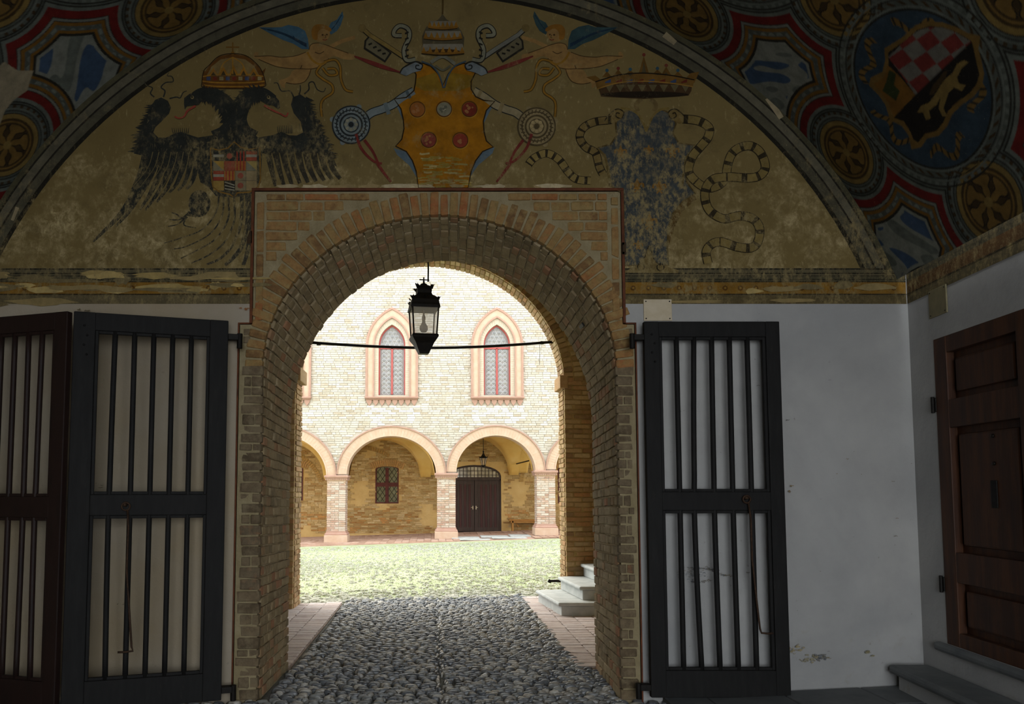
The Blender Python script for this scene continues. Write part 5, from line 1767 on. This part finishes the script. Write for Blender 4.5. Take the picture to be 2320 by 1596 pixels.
# cobbles showing through the grass, and the grass
R6 = random.Random(6)
V6, F6 = [], []
for k in range(6):
    a = k * math.pi / 3
    V6.append((.5 * math.cos(a), .5 * math.sin(a), -.5))
for k in range(6):
    a = k * math.pi / 3 + .2
    V6.append((.36 * math.cos(a), .36 * math.sin(a), .5))
for k in range(6): F6.append((k, (k + 1) % 6, 6 + (k + 1) % 6, 6 + k))
F6.append((6, 7, 8, 9, 10, 11))
mb = MB(); gb = MB()
cc = [lin(h) for h in ('#acac9b', '#b1b0a0', '#a6a794', '#b6b5a5', '#a2a28e')]
gc = [lin(h) for h in ('#9da37c', '#a3a883', '#a9ac8b', '#969d73', '#adae93')]
def patch(x, y):
    return math.sin(x * 1.1 + 1.3 * math.sin(y * .7)) + math.sin(y * .9 + x * .4) 
for i in range(16000):
    y = 10.2 + (R6.random() ** 1.35) * 12.2
    w = 1.7 + y * .16
    x = R6.uniform(-w, w)
    if y < yr(x) + .45 : continue
    edge = 11.2 + SH * x
    near = y - edge
    if y < 12.8 and abs(x) < 1.3 and near < 0: continue
    g = min(1.0, max(0.0, (near - .0) / 1.3))
    if R6.random() > (0.96 - .72 * g) + .10 * patch(x, y): continue
    lx = R6.uniform(.07, .12)
    a = R6.uniform(-.5, .5)
    f_ = R6.uniform(.9, 1.1) * (.92 + .08 * g); mb.col = tuple(c * f_ for c in R6.choice(cc))
    mb.add(V6, F6, peb_frame(x, y, gz(x, y) - .017, lx, R6.uniform(.05, .075), .04 - .016 * g, a))
tag(mb.build('cobbles', 'cobble_attr', ground, smooth=False), kind='stuff')
for i in range(95000):
    y = 10.6 + (R6.random() ** 1.2) * 12.0
    w = 1.7 + y * .17
    x = R6.uniform(-w, w)
    if y < yr(x) + .55: continue
    near = y - (11.2 + SH * x)
    if near < R6.random() * .8 and not (x < -1.6): continue
    if R6.random() > .72 + .2 * patch(x, y): continue
    h = R6.uniform(.004, .013); a = R6.uniform(0, math.pi); s_ = R6.uniform(.008, .02)
    z = gz(x, y) - .02
    gb.col = (lambda f_, q_: tuple(c * f_ for c in q_))(R6.uniform(.85, 1.15), R6.choice(gc))
    dx, dy = math.cos(a) * s_, math.sin(a) * s_
    lx_, ly_ = R6.uniform(-.02, .02), R6.uniform(-.02, .02)
    b = gb.pts([(x - dx, y - dy, z), (x + dx, y + dy, z), (x + lx_, y + ly_, z + h)])
    gb.face((b, b + 1, b + 2))
tag(gb.build('grass_tufts', 'grass_attr', ground), kind='stuff')

# portico floor with a paving of bricks and pale slabs
mb = MB()
b = mb.pts([(-9, 23.35, gz(-8, 25) - .012), (9, 23.35, gz(8, 25) - .012), (9, YW + .1, gz(8, 25) - .0), (-9, YW + .1, gz(-8, 25) - .0), (-9, 23.35, -.6), (9, 23.35, -.6), (9, YW + .1, -.6), (-9, YW + .1, -.6)])
for q in ((0, 1, 2, 3), (4, 7, 6, 5), (0, 4, 5, 1), (1, 5, 6, 2), (2, 6, 7, 3), (3, 7, 4, 0)): mb.face([b + i for i in q])
pf = struct(mb.build('floor_portico', 'portico_floor'), 'pinkish brick floor of the arcade across the court')
mbp = MB()
for i in range(42):                                      # brick rows across the arcade floor
    for r in range(10):
        x = -4.6 + i * .23; y = 23.42 + r * .42
        if .7 < x < 3.2 and y < 26: continue
        mbp.col = (lambda f_, q_: tuple(c * f_ for c in q_))(R6.uniform(.88, 1.1), lin(R6.choice(('#b08d78', '#a5826f', '#bd9d8a'))))
        mbp.box((x, y + .2, gz(x, 25) - .002), (.215, .40, .02))
tag(mbp.build('bricks', 'brick_attr', pf), kind='stuff')
for x, y, w, l in ((1.25, 23.62, .95, .42), (2.35, 23.9, 1.1, .55), (1.0, 24.6, .9, .8), (1.95, 24.7, .9, .9), (2.85, 24.8, .8, .9)):
    MB().box((x, y, gz(x, 25) + .004), (w, l, .03)).build('slab', 'stone', pf, bevel=.006)

# ---- arcade front
COLX = [-6.76, -3.195, 0.375, 3.61, 6.9]
CAPZ = [1.98, 2.063, 2.136, 2.222, 2.30]
BAS = [-.21, -.10, .015, .13, .22]
HW = 0.30
def arch_at(i, off, n=28):
    """elliptical bay between column i and i+1"""
    x0, x1 = COLX[i] + HW + .02, COLX[i + 1] - HW - .02
    cx, a = (x0 + x1) / 2, (x1 - x0) / 2
    zs = (CAPZ[i] + CAPZ[i + 1]) / 2
    bb_ = 3.355 - zs + (.0 if i < 2 else .02)
    return cx, a, zs, bb_
low = []
for i in range(4):
    cx, a, zs, bb_ = arch_at(i, 0)
    low.append((COLX[i] + HW + .02, CAPZ[i]))
    low += [(cx - a * math.cos(math.pi * k / 28), zs + bb_ * math.sin(math.pi * k / 28)) for k in range(29)]
    low.append((COLX[i + 1] - HW - .02, CAPZ[i + 1]))
WINX = [-4.92, -1.41, 2.05, 5.45]
def gothic(cx, a, z0, zsp, zt, n=12):
    h = zt - zsp
    Rg = (a * a + h * h) / (2 * a)
    P = [(cx + a, z0), (cx + a, zsp)]
    c = cx + a - Rg
    t1 = math.asin(min(1, h / Rg))
    P += [(c + Rg * math.cos(t1 * k / n), zsp + Rg * math.sin(t1 * k / n)) for k in range(1, n + 1)]
    c = cx - a + Rg
    P += [(c - Rg * math.cos(t1 * k / n), zsp + Rg * math.sin(t1 * k / n)) for k in range(n - 1, -1, -1)]
    P += [(cx - a, z0)]
    return P
ZS = 4.63
holes = [gothic(cx, .445, ZS + .05, 6.36, 7.04)[::-1] for cx in WINX]
outer = [(-10, 11.5), (-10, CAPZ[0])] + low + [(10, CAPZ[4]), (10, 11.5)]
mb = MB(); mb.slab([outer] + holes, YF - .24, YF + .34)
wall_court = struct(mb.build('wall_courtyard', 'cream_mortar'), 'pale brick upper wall over the arcade across the court')

def in_window(x, z, pad=0.0):
    for cx in WINX:
        if abs(x - cx) < .86 + pad and ZS - .30 < z < 6.3: return True
        if z >= 6.3 and z < 7.62:
            P = gothic(cx, .86 + pad, 6.2, 6.3, 7.60 + pad)
            w = .86 * math.sqrt(max(0, 1 - ((z - 6.3) / 1.32) ** 2.0)) if True else 0
            k = (z - 6.3) / 1.30
            if abs(x - cx) < .86 * (1 - k ** 1.75) + pad: return True
    return False
def over_arch(x, z):
    for i in range(4):
        cx, a, zs, bb_ = arch_at(i, 0)
        u, v = (x - cx) / (a + .33), (z - zs) / (bb_ + .34)
        if abs(u) < 1 and v < 1 and u * u + (v * v if v > 0 else 0) < 1: return True
    return z < 2.05
mb = MB()
cream = [lin(h) for h in ('#bdb3a4', '#b9ae9e', '#c2b9ab', '#b4a894', '#beb4a4', '#bab09f', '#b0a18b', '#c5bdb1')]
z, k = 2.0, 0
drip = random.Random(4)
drips = [(cx - .75 + .19 * j + drip.uniform(-.04, .04), drip.uniform(.25, .9)) for cx in WINX for j in range(9)]
while z < 10.6:
    h = .0735
    x = -6.4 + (.13 if k % 2 else 0)
    while x < 6.4:
        w = R6.choice((.125, .245, .25, .26)) * R6.uniform(.95, 1.05)
        xc = x + w / 2
        if not in_window(xc, z + h / 2) and not over_arch(xc, z + h / 2) and not over_arch(xc, z):
            c = R6.choice(cream); f = R6.uniform(.93, 1.06)
            for dx, dl in drips:
                if abs(xc - dx) < .05 and ZS - .28 - dl < z < ZS - .25: c = lin('#d8d2c6')
            mb.col = tuple(min(1, q * f) for q in c)
            mb.box((xc, YF - .245 + R6.uniform(-.003, .003), z + h / 2), (w - .011, .03, h - .012))
        x += w
    z += h; k += 1
tag(mb.build('bricks', 'cream_brick', wall_court), kind='stuff')

# archivolts
for i in range(4):
    cx, a, zs, bb_ = arch_at(i, 0)
    zl = min(CAPZ[i], CAPZ[i + 1]) + .0
    def el(o, n=36):
        return [(cx - (a + o) * math.cos(math.pi * k / n), max(zl, zs + (bb_ + o) * math.sin(math.pi * k / n))) for k in range(n + 1)]
    def band(o0, o1, y0, y1, name, mat):
        A, B = el(o0), el(o1)
        B = [(max(COLX[i] + .004, min(COLX[i + 1] - .004, x)), z) for x, z in B]
        A = [(max(COLX[i] + .004, min(COLX[i + 1] - .004, x)), z) for x, z in A]
        mb = MB(); mb.slab([A + B[::-1]], y0, y1)
        return mb.build(name, mat, wall_court)
    band(.0, .29, YF - .285, YF - .2, 'archivolt', 'terracotta')
    band(.285, .325, YF - .32, YF - .2, 'archivolt_moulding', 'terracotta_red')
    band(-.012, .03, YF - .30, YF + .36, 'arch_edge', 'terracotta')
    # thin voussoir joints
    mbj = MB()
    for kk in range(2, 46):
        t = math.pi * kk / 48
        p0 = (cx - (a + .04) * math.cos(t), zs + (bb_ + .04) * math.sin(t)); p1 = (cx - (a + .27) * math.cos(t), zs + (bb_ + .27) * math.sin(t))
        if not (COLX[i] + .02 < p1[0] < COLX[i + 1] - .02): continue
        d = Vector((p1[0] - p0[0], 0, p1[1] - p0[1]))
        mbj.box(((p0[0] + p1[0]) / 2, YF - .286, (p0[1] + p1[1]) / 2), (.006, .006, d.length), rot('Y', math.atan2(d.x, d.z)))
    tag(mbj.build('voussoir_joints', 'terracotta', wall_court), kind='stuff')

# ---- columns (brick piers)
desc = ['brick pier of the arcade, hidden farthest left', 'leftmost visible brick pier of the arcade across the court', 'middle brick pier of the arcade, left of the dark double door', 'right brick pier of the arcade, behind the bench', 'brick pier of the arcade beyond the right jamb']
pier_cols = [lin(h) for h in ('#bda490', '#b79883', '#c2ae9b', '#ab8873', '#c5b5a4', '#b4967d')]
for i, cx in enumerate(COLX):
    if i in (0, 4): continue
    t = thing('brick_pier', desc[i], 'pier', (cx, YF, BAS[i]), 0, 'piers of the arcade')
    H = CAPZ[i] - BAS[i]
    z0, z1 = .36, H - .20
    def sq(prof, name, mat): return MB().lathe(prof, (0, 0, 0), sq=True).build(name, mat, t)
    sq([(.375, 0), (.375, .22), (.36, .23)], 'plinth', 'terracotta')
    sq([(.36, .23), (.365, .26), (.35, .285), (.325, .30), (.315, .36)], 'base_moulding', 'terracotta_red')
    sq([(.285, z0 - .01), (.285, z1 + .01)], 'shaft', 'cream_mortar')
    mb = MB()
    z, k = z0, 0
    while z < z1 - .02:
        for s_ in range(4):
            M3 = rot('Z', s_ * math.pi / 2)
            x = -.30
            for w in ((.26, .13, .21) if k % 2 else (.13, .25, .22)):
                f_ = R6.uniform(.9, 1.06); mb.col = tuple(min(1, q * f_) for q in R6.choice(pier_cols))
                c = M3 @ Vector((x + w / 2, -.286, z + .033))
                mb.box(c, (w - .012, .03, .056), M3)
                x += w
        z += .07; k += 1
    tag(mb.build('bricks', 'cream_brick', t), kind='stuff')
    for sx in (-1, 1):                                    # chamfer stops under the capital
        MB().lathe([(.02, 0), (.03, .05), (.045, .07)], (sx * .27, -.285, z1 - .09), 8).build('chamfer_stop', 'terracotta', t)
    sq([(.300, z1), (.305, z1 + .03), (.335, z1 + .05), (.335, z1 + .09)], 'necking', 'terracotta')
    mb = MB()
    for s_ in range(4):
        M3 = rot('Z', s_ * math.pi / 2)
        for k in range(12):
            mb.box(M3 @ Vector((-.335 + .0609 * k, -.345, z1 + .065)), (.032, .03, .04), M3)
    tag(mb.build('dentils', 'terracotta_red', t), kind='stuff')
    sq([(.35, z1 + .09), (.365, z1 + .12), (.385, z1 + .14), (.385, z1 + .175), (.37, z1 + .2)], 'capital', 'terracotta_red')

# ---- gothic windows
MAT['reveal_brick'] = plain('reveal_brick', [(0.3, '#b3a690'), (0.7, '#c0b4a0')], 9, .95, .4, 40)
RV, RF = [], []
def roundel_mesh():
    mb = MB()
    n = 12
    mb.slot = 0
    prof0 = mb.pts([(0, -.012, 0)])
    r1 = mb.pts([(.022 * math.cos(2 * math.pi * k / n), -.010, .022 * math.sin(2 * math.pi * k / n)) for k in range(n)])
    r2 = mb.pts([(.060 * math.cos(2 * math.pi * k / n), -.002, .060 * math.sin(2 * math.pi * k / n)) for k in range(n)])
    for k in range(n):
        k2 = (k + 1) % n
        mb.face((prof0, r1 + k, r1 + k2)); mb.face((r1 + k, r2 + k, r2 + k2, r1 + k2))
    mb.slot = 1
    r3 = mb.pts([(.0665 * math.cos(2 * math.pi * k / n), -.009, .0665 * math.sin(2 * math.pi * k / n)) for k in range(n)])
    r4 = mb.pts([(.0745 * math.cos(2 * math.pi * k / n), -.001, .0745 * math.sin(2 * math.pi * k / n)) for k in range(n)])
    for k in range(n):
        k2 = (k + 1) % n
        mb.face((r2 + k, r3 + k, r3 + k2, r2 + k2)); mb.face((r3 + k, r4 + k, r4 + k2, r3 + k2))
    me = bpy.data.meshes.new('pane')
    me.from_pydata(mb.v, [], mb.f)
    me.materials.append(MAT['roundel_glass']); me.materials.append(MAT['lead'])
    me.polygons.foreach_set('material_index', mb.mi)
    return me
ROUNDEL = roundel_mesh()
wlab = ['pointed courtyard window at the far left edge of the arch', 'left pointed window of bottle glass behind the lantern', 'right pointed window of bottle glass above the tie rod end', 'pointed courtyard window beyond the right jamb']
for wi, cx in enumerate(WINX):
    t = thing('window_%d' % (wi + 1), None, None, (cx, YF, ZS))
    struct(t, wlab[wi])
    def g(a, z0, zsp, zt): return [(x, z - ZS) for x, z in gothic(0, a, z0, zsp, zt)]
    def ringslab(A, B, y0, y1, name, mat):
        return MB().slab([A + B[::-1]], y0, y1).build(name, mat, t)
    ringslab(g(.855, ZS, 6.30, 7.585), g(.60, ZS, 6.33, 7.29), -.295, -.2, 'surround', 'terracotta')
    ringslab(g(.86, ZS, 6.30, 7.60), g(.80, ZS, 6.30, 7.53), -.33, -.2, 'outer_moulding', 'terracotta_red')
    ringslab(g(.615, ZS, 6.33, 7.31), g(.575, ZS, 6.33, 7.25), -.325, -.2, 'inner_moulding', 'terracotta_red')
    ringslab(g(.578, ZS, 6.33, 7.255), g(.44, ZS + .02, 6.36, 7.04), -.265, -.1, 'reveal', 'reveal_brick')
    mbj = MB()
    for k in range(24):
        for sx in (-1, 1):
            mbj.box((sx * .51, -.267, .08 + k * .073), (.12, .006, .008))
    for k in range(1, 12):
        A, B = gothic(0, .45, 6.2, 6.36, 7.05, 12), gothic(0, .57, 6.2, 6.33, 7.245, 12)
        for s_ in (-1, 1):
            p, q = A[1 + k], B[1 + k]
            d = Vector((s_ * (q[0] - p[0]), 0, q[1] - p[1]))
            mbj.box((s_ * (p[0] + q[0]) / 2, -.267, (p[1] + q[1]) / 2 - ZS), (.008, .006, d.length), rot('Y', math.atan2(d.x, d.z)))
    tag(mbj.build('reveal_joints', 'terracotta', t), kind='stuff')
    ringslab(g(.445, ZS + .05, 6.36, 7.045), g(.395, ZS + .10, 6.36, 6.985), -.15, -.08, 'window_frame', 'red_frame')
    MB().bb(-.03, .03, -.155, -.085, .10, 6.26 - ZS).build('mullion', 'red_frame', t)
    MB().bb(-.40, .40, -.155, -.085, 6.24 - ZS, 6.30 - ZS).build('transom', 'red_frame', t)
    MB().slab([g(.42, ZS + .06, 6.36, 7.02)], -.115, -.105).build('leaded_field', 'window_field', t)
    MB().slab([g(.46, ZS + .03, 6.36, 7.06)], .06, .1).build('backing', 'dark_glass', t)
    for sx in (-1, 1):
        for col in (0, 1):
            for r in range(10):
                x = sx * (.03 + .042 + .078 + col * .152 - .035) 
                mesh_obj('pane', ROUNDEL, t, Matrix.Translation((sx * (.113 + col * .155), -.117, .178 + r * .151)))
    for r in range(5):
        z = 6.385 + r * .132
        half = .40 * (1 - max(0, (z - 6.36) / .66) ** 1.8) - .05
        n = 5 - r if r else 5
        n = (5, 4, 3, 2, 1)[r]
        for k in range(n):
            x = (k - (n - 1) / 2) * .152
            if abs(x) < half + .05:
                mesh_obj('pane', ROUNDEL, t, Matrix.Translation((x, -.117, z - ZS)))
    MB().bb(-.88, .88, -.39, -.2, -.045, .0).bb(-.86, .86, -.36, -.2, -.075, -.045).build('sill', 'terracotta_red', t, bevel=.006)
    MB().bb(-.46, .46, -.27, -.1, .0, .055).build('inner_sill', 'reveal_brick', t)
    # hanging fringe of pointed teeth
    P = [(-.84, -.075)]
    for k in range(8):
        x = -.84 + k * .21
        P += [(x + .014, -.16), (x + .105, -.295), (x + .196, -.16)] + ([(x + .180, -.14), (x + .184, -.115), (x + .21, -.10), (x + .236, -.115), (x + .240, -.14)] if k < 7 else [])
    P += [(.84, -.075)]
    MB().slab([P[::-1]], -.30, -.24).build('tooth_fringe', 'terracotta_red', t)

# ---- arcade interior: back wall, groin vaults
BW = [(-5.30, .43), (-1.765, .43), (4.98, .43)]
def seg_head(cx, hw, z0, zs, rise, n=8):
    return [(cx + hw, z0)] + [(cx + hw * math.cos(math.pi * k / n), zs + rise * math.sin(math.pi * k / n)) for k in range(n + 1)] + [(cx - hw, z0)]
DX0, DX1 = .48, 2.455
bholes = [seg_head(cx, hw, 1.09, 2.37, .09)[::-1] for cx, hw in BW]
dhole = [(DX1, -.1)] + [((DX0 + DX1) / 2 + (DX1 - DX0) / 2 * math.cos(math.pi * k / 10), 2.10 + .42 * math.sin(math.pi * k / 10)) for k in range(11)] + [(DX0, -.1)]
out = [(10, -.5), (10, 4.4), (-10, 4.4), (-10, -.5), (DX0, -.5)] + dhole[::-1] + [(DX1, -.5)]
mb = MB(); mb.slab([out] + bholes, YW, YW + .3)
wall_port = struct(mb.build('wall_portico', 'portico_mortar'), 'ochre brick wall at the back of the arcade')
mb = MB()
pc = [lin(h) for h in ('#ae8f5d', '#b89968', '#a38351', '#bfa273', '#9a7545', '#b0905c')]
z, k = 0.0, 0
while z < 3.7:
    x = -7.2 + (.13 if k % 2 else 0)
    while x < 7.2:
        w = R6.choice((.13, .26, .27)); xc = x + w / 2
        skip = DX0 - .12 < xc < DX1 + .16 and z < 2.62
        for cx, hw in BW:
            if abs(xc - cx) < hw + .03 and 1.04 < z < 2.50: skip = True
        bare = math.sin(xc * 2.3 + 1.0) + math.sin(z * 3.1 + xc) + math.sin(xc * 5.2 - z * 1.7) * .7
        if bare > 1.35 or (-.55 < xc < -.02 and .25 < z < 1.0): skip = True
        if not skip:
            c = R6.choice(pc)
            if z < .9 and R6.random() < .25: c = lin(R6.choice(('#a5773f', '#b07d46', '#976a38')))
            mb.col = (lambda f_, q_: tuple(c * f_ for c in q_))(R6.uniform(.85, 1.1), c)
            mb.box((xc, YW - .004 + R6.uniform(-.003, .003), z + .034), (w - .014, .03, .056))
        x += w
    z += .071; k += 1
tag(mb.build('bricks', 'brick_attr', wall_port), kind='stuff')
# relieving arches and brick heads
for cx, hw in BW:
    mb = MB()
    for k in range(17):
        a = -.42 + .84 * k / 16
        mb.col = (lambda f_, q_: tuple(c * f_ for c in q_))(R6.uniform(.85, 1.1), lin('#b08450'))
        r_ = 1.35
        mb.box((cx + math.sin(a) * (r_ + .12), YW - .012, 2.45 - r_ + .03 + math.cos(a) * (r_ + .12) + .0), (.055, .03, .24), rot('Y', a))
    tag(mb.build('flat_arch', 'brick_attr', wall_port), kind='stuff')
for cx, zc, r_, a0, a1 in ((-2.75, 1.28, 1.88, .0, .62), (-5.75, 1.4, 1.62, .35, 1.3), (4.2, 1.9, 1.0, -1.55, -.5)):
    mb = MB()
    n = int((a1 - a0) * r_ / .085)
    for k in range(n):
        a = a0 + (a1 - a0) * k / n
        mb.col = (lambda f_, q_: tuple(c * f_ for c in q_))(R6.uniform(.85, 1.1), lin('#a67f45'))
        mb.box((cx + math.sin(a) * r_, YW - .018, zc + math.cos(a) * r_), (.062, .03, .15), rot('Y', a))
    tag(mb.build('relieving_arch', 'brick_attr', wall_port), kind='stuff')
mb = MB()
for i in range(4):
    x0, x1 = COLX[i], COLX[i + 1]
    y0, y1 = YF + .30, YW + .01
    zs = (CAPZ[i] + CAPZ[i + 1]) / 2 - .04
    n = 40
    ids = {}
    for a in range(n + 1):
        for b in range(n + 1):
            u, v = -1 + 2 * a / n, -1 + 2 * b / n
            h1 = math.sqrt(max(0, 1 - (u / .80) ** 2)); h2 = math.sqrt(max(0, 1 - (v / .86) ** 2))
            ids[a, b] = mb.pts([((x0 + x1) / 2 + u * (x1 - x0) / 2 - .55 * (v + 1) / 2, (y0 + y1) / 2 + v * (y1 - y0) / 2, zs + 1.36 * max(h1, h2))])
    for a in range(n):
        for b in range(n):
            mb.face((ids[a, b], ids[a, b + 1], ids[a + 1, b + 1], ids[a + 1, b]))
struct(mb.build('ceiling_portico', 'yellow_plaster', smooth=True), 'yellow plaster groin vaults of the arcade')
mb = MB(); mb.bb(-10, 10, YF + .3, YW + .3, 4.4, 4.6); struct(mb.build('roof_portico', 'portico_mortar'), 'floor above the arcade')

# windows at the back of the arcade
bl = ['barred lattice window seen behind the leftmost arch', 'lattice window with a red cross frame under the left arch', 'lattice window behind the right jamb']
for wi, (cx, hw) in enumerate(BW):
    t = thing('window_%d' % (wi + 5), None, None, (cx, YW, 1.09))
    struct(t, bl[wi])
    lp = lambda o: [(x, z - 1.09) for x, z in seg_head(0, hw - o, 1.09 + o, 2.37 - o * .3, .09)]
    MB().slab([lp(0), lp(.045)[::-1]], -.02, .08).build('window_frame', 'dark_red_frame', t)
    MB().bb(-.06, .06, -.025, .07, .04, 1.32).build('mullion', 'dark_red_frame', t)
    MB().bb(-hw + .04, hw - .04, -.021, .066, .62, .77).build('transom', 'dark_red_frame', t)
    MB().slab([lp(.02)], .05, .06).build('glass_pane', 'dark_glass', t)
    mb = MB()
    for d in (-1, 1):
        for k in range(-6, 7):
            c0 = k * .25
            P = []
            for s_ in (-1, 1):
                pass
            # clip the diagonal to the opening
            x0, x1 = -hw + .04, hw - .04
            za, zb = c0 + d * 1.45 * x0 + .66, c0 + d * 1.45 * x1 + .66
            pts = []
            for q in range(21):
                x = x0 + (x1 - x0) * q / 20; z = c0 + d * 1.45 * x + .66
                if .04 < z < 1.33: pts.append((x, .042, z))
            if len(pts) > 1: mb.tube([pts[0], pts[-1]], .007, 4)
    tag(mb.build('lattice', 'black_lead', t), kind='stuff')

# double door with fanlight
mb = MB(); mb.bb(-10, 10, YW + .6, YW + .7, -.6, 4.6); mb.bb(-10, 10, YW + .3, YW + .6, -.6, -.5); mb.bb(-10, 10, YW + .3, YW + .6, 4.4, 4.6); struct(mb.build('wall_backing_behind_arcade', 'dark_door'), 'dark room behind the arcade wall')  # dark box added to keep daylight out of the door gaps
dcx, dhw = (DX0 + DX1) / 2, (DX1 - DX0) / 2
zf = .07
t = thing('door_2', None, None, (dcx, YW, zf)); struct(t, 'dark double door with a glazed fanlight across the court')
fl = lambda o: [(dhw - o, 2.06 - zf)] + [((dhw - o) * math.cos(math.pi * k / 14), 2.10 - zf + (.41 - o) * math.sin(math.pi * k / 14)) for k in range(15)] + [(-dhw + o, 2.06 - zf)]
MB().slab([fl(0) , [(x, z) for x, z in fl(.07)][::-1]], .02, .14).build('fanlight_frame', 'dark_door', t)
MB().slab([fl(.05)], .11, .12).build('glass_pane', 'sky_glass', t)
mb = MB()
for k in range(-6, 7):
    x = k * .135
    if abs(x) < dhw - .06: mb.bb(x - .011, x + .011, .08, .11, 2.03 - zf, 2.10 - zf + .36 * math.sqrt(max(0, 1 - (x / (dhw - .05)) ** 2)))
for z in (2.14, 2.29): mb.bb(-dhw + .08, dhw - .08, .08, .11, z - zf - .010, z - zf + .010)
tag(mb.build('glazing_bars', 'dark_door', t), kind='stuff')
MB().bb(-dhw, dhw, .02, .14, 1.94 - zf, 2.06 - zf).build('door_head', 'dark_door', t)
for sx in (-1, 1):
    a, b = sorted((sx * .01, sx * (dhw - .05)))
    lf = MB().bb(a, b, .07, .13, 0, 1.94 - zf).build('door_leaf', 'dark_door', t)
    q = tag(lf)
    for x0, x1, z0, z1 in ((a, a + .12, 0, 1.86), (b - .12, b, 0, 1.86), (a + .12, b - .12, 0, .14), (a + .12, b - .12, 1.72, 1.86)):
        MB().bb(x0, x1, .045, .07, z0, z1).build('door_rail', 'dark_door', lf)
    w = (b - a - .24) / 8
    for k in range(8):
        MB().bb(a + .12 + k * w + .004, a + .12 + (k + 1) * w - .004, .055 if k % 2 else .062, .07, .14, 1.72).build('slat', 'maroon_slat' if k % 2 else 'dark_door', lf)
    MB().bb(sx * .06 - .014, sx * .06 + .014, .035, .047, .80, .93).tube([(sx * .06, .02, .87), (sx * .06 + sx * .07, .02, .87)], .009, 6).build('door_handle', 'plate', lf)
MB().bb(-dhw, -dhw + .05, .02, .14, 0, 2.0 - zf).build('jamb', 'dark_door', t)
MB().bb(dhw - .05, dhw, .02, .14, 0, 2.0 - zf).build('jamb', 'dark_door', t)
MB().slab([[(x * 1.22, z + (.16 if z > 2.0 - zf else 0)) for x, z in fl(-.0)] + [(-dhw - .003, 2.06 - zf)] + fl(-.003)[::-1] + [(dhw * 1.22, 2.06 - zf)]], -.012, .0).build('brick_surround', 'portico_mortar', t)

# bench
bn = thing('bench', 'plain wooden bench against the back wall of the arcade, right of the door', 'bench', (3.45, YW - .3, .10))
MB().bb(-.75, .8, -.19, .19, .37, .42).build('seat', 'wood_bench', bn, bevel=.008)
MB().bb(-.7, .75, -.15, -.12, .30, .37).build('apron', 'wood_bench', bn)
for x in (-.62, .66):
    MB().bb(x - .03, x + .03, -.15, .15, 0, .37).build('leg', 'wood_bench', bn, bevel=.005)
    MB().box((x + (.12 if x < 0 else -.12), 0, .28), (.04, .05, .3), rot('Y', -.7 if x < 0 else .7)).build('brace', 'wood_bench', bn)

# small lantern in the arcade
xl, zt_ = at(1095, 993, 26.2); _, zb_ = at(1095, 1058, 26.2)
la = thing('hanging_lantern', 'small black lantern hanging under the right arch across the court', 'lantern', (xl, 26.2, zb_))
Hl = zt_ - zb_
def La(mb, n, m='iron', s=False): return mb.build(n, m, la, s)
La(MB().tube([(0, 0, .42), (0, 0, Hl + .3)], .012, 6), 'rod')
for k in range(6):
    a = k * math.pi / 3
    La(MB().tube([(.07 * math.cos(a), .07 * math.sin(a), .05), (.125 * math.cos(a), .125 * math.sin(a), .30)], .008, 5), 'corner_post')
    La(leaf_tuft(.125 * math.cos(a), .125 * math.sin(a), .31, .06, a), 'leaf_crest')
La(MB().lathe([(.065, .05), (.12, .30)], (0, 0, 0), 6), 'glass_body', 'dusty_glass')
La(MB().lathe([(.14, .30), (.13, .33), (.07, .37), (.06, .41), (.03, .45), (.02, .50), (.035, .52), (.012, .56)], (0, 0, 0), 6), 'roof')
La(MB().lathe([(.01, -.03), (.03, .0), (.075, .03), (.08, .055)], (0, 0, 0), 6), 'base_cup')
# iron ties in the arcade
for (pa, ya, pb, yb2, lb) in (((1168, 1052), 27.7, (1216, 1040), 25.1, 'short black iron tie under the right arch of the arcade'),):
    A, B = at(*pa, ya), at(*pb, yb2)
    o = MB().tube([(A[0], ya, A[1]), (B[0], yb2, B[1])], .022, 8).build('tie_rod', 'iron', smooth=True)
    tag(o, lb, 'tie rod')
    MB().lathe([(.04, -.03), (.04, .03)], (A[0], ya, A[1]), 8).build('anchor', 'iron', o)
# street ground outside the gateway behind the viewer
mb = MB(); mb.bb(-9, 9, -14, -3.2, -.3, -.03); struct(mb.build('ground_street', 'dark_stone'), 'street paving outside the gateway')
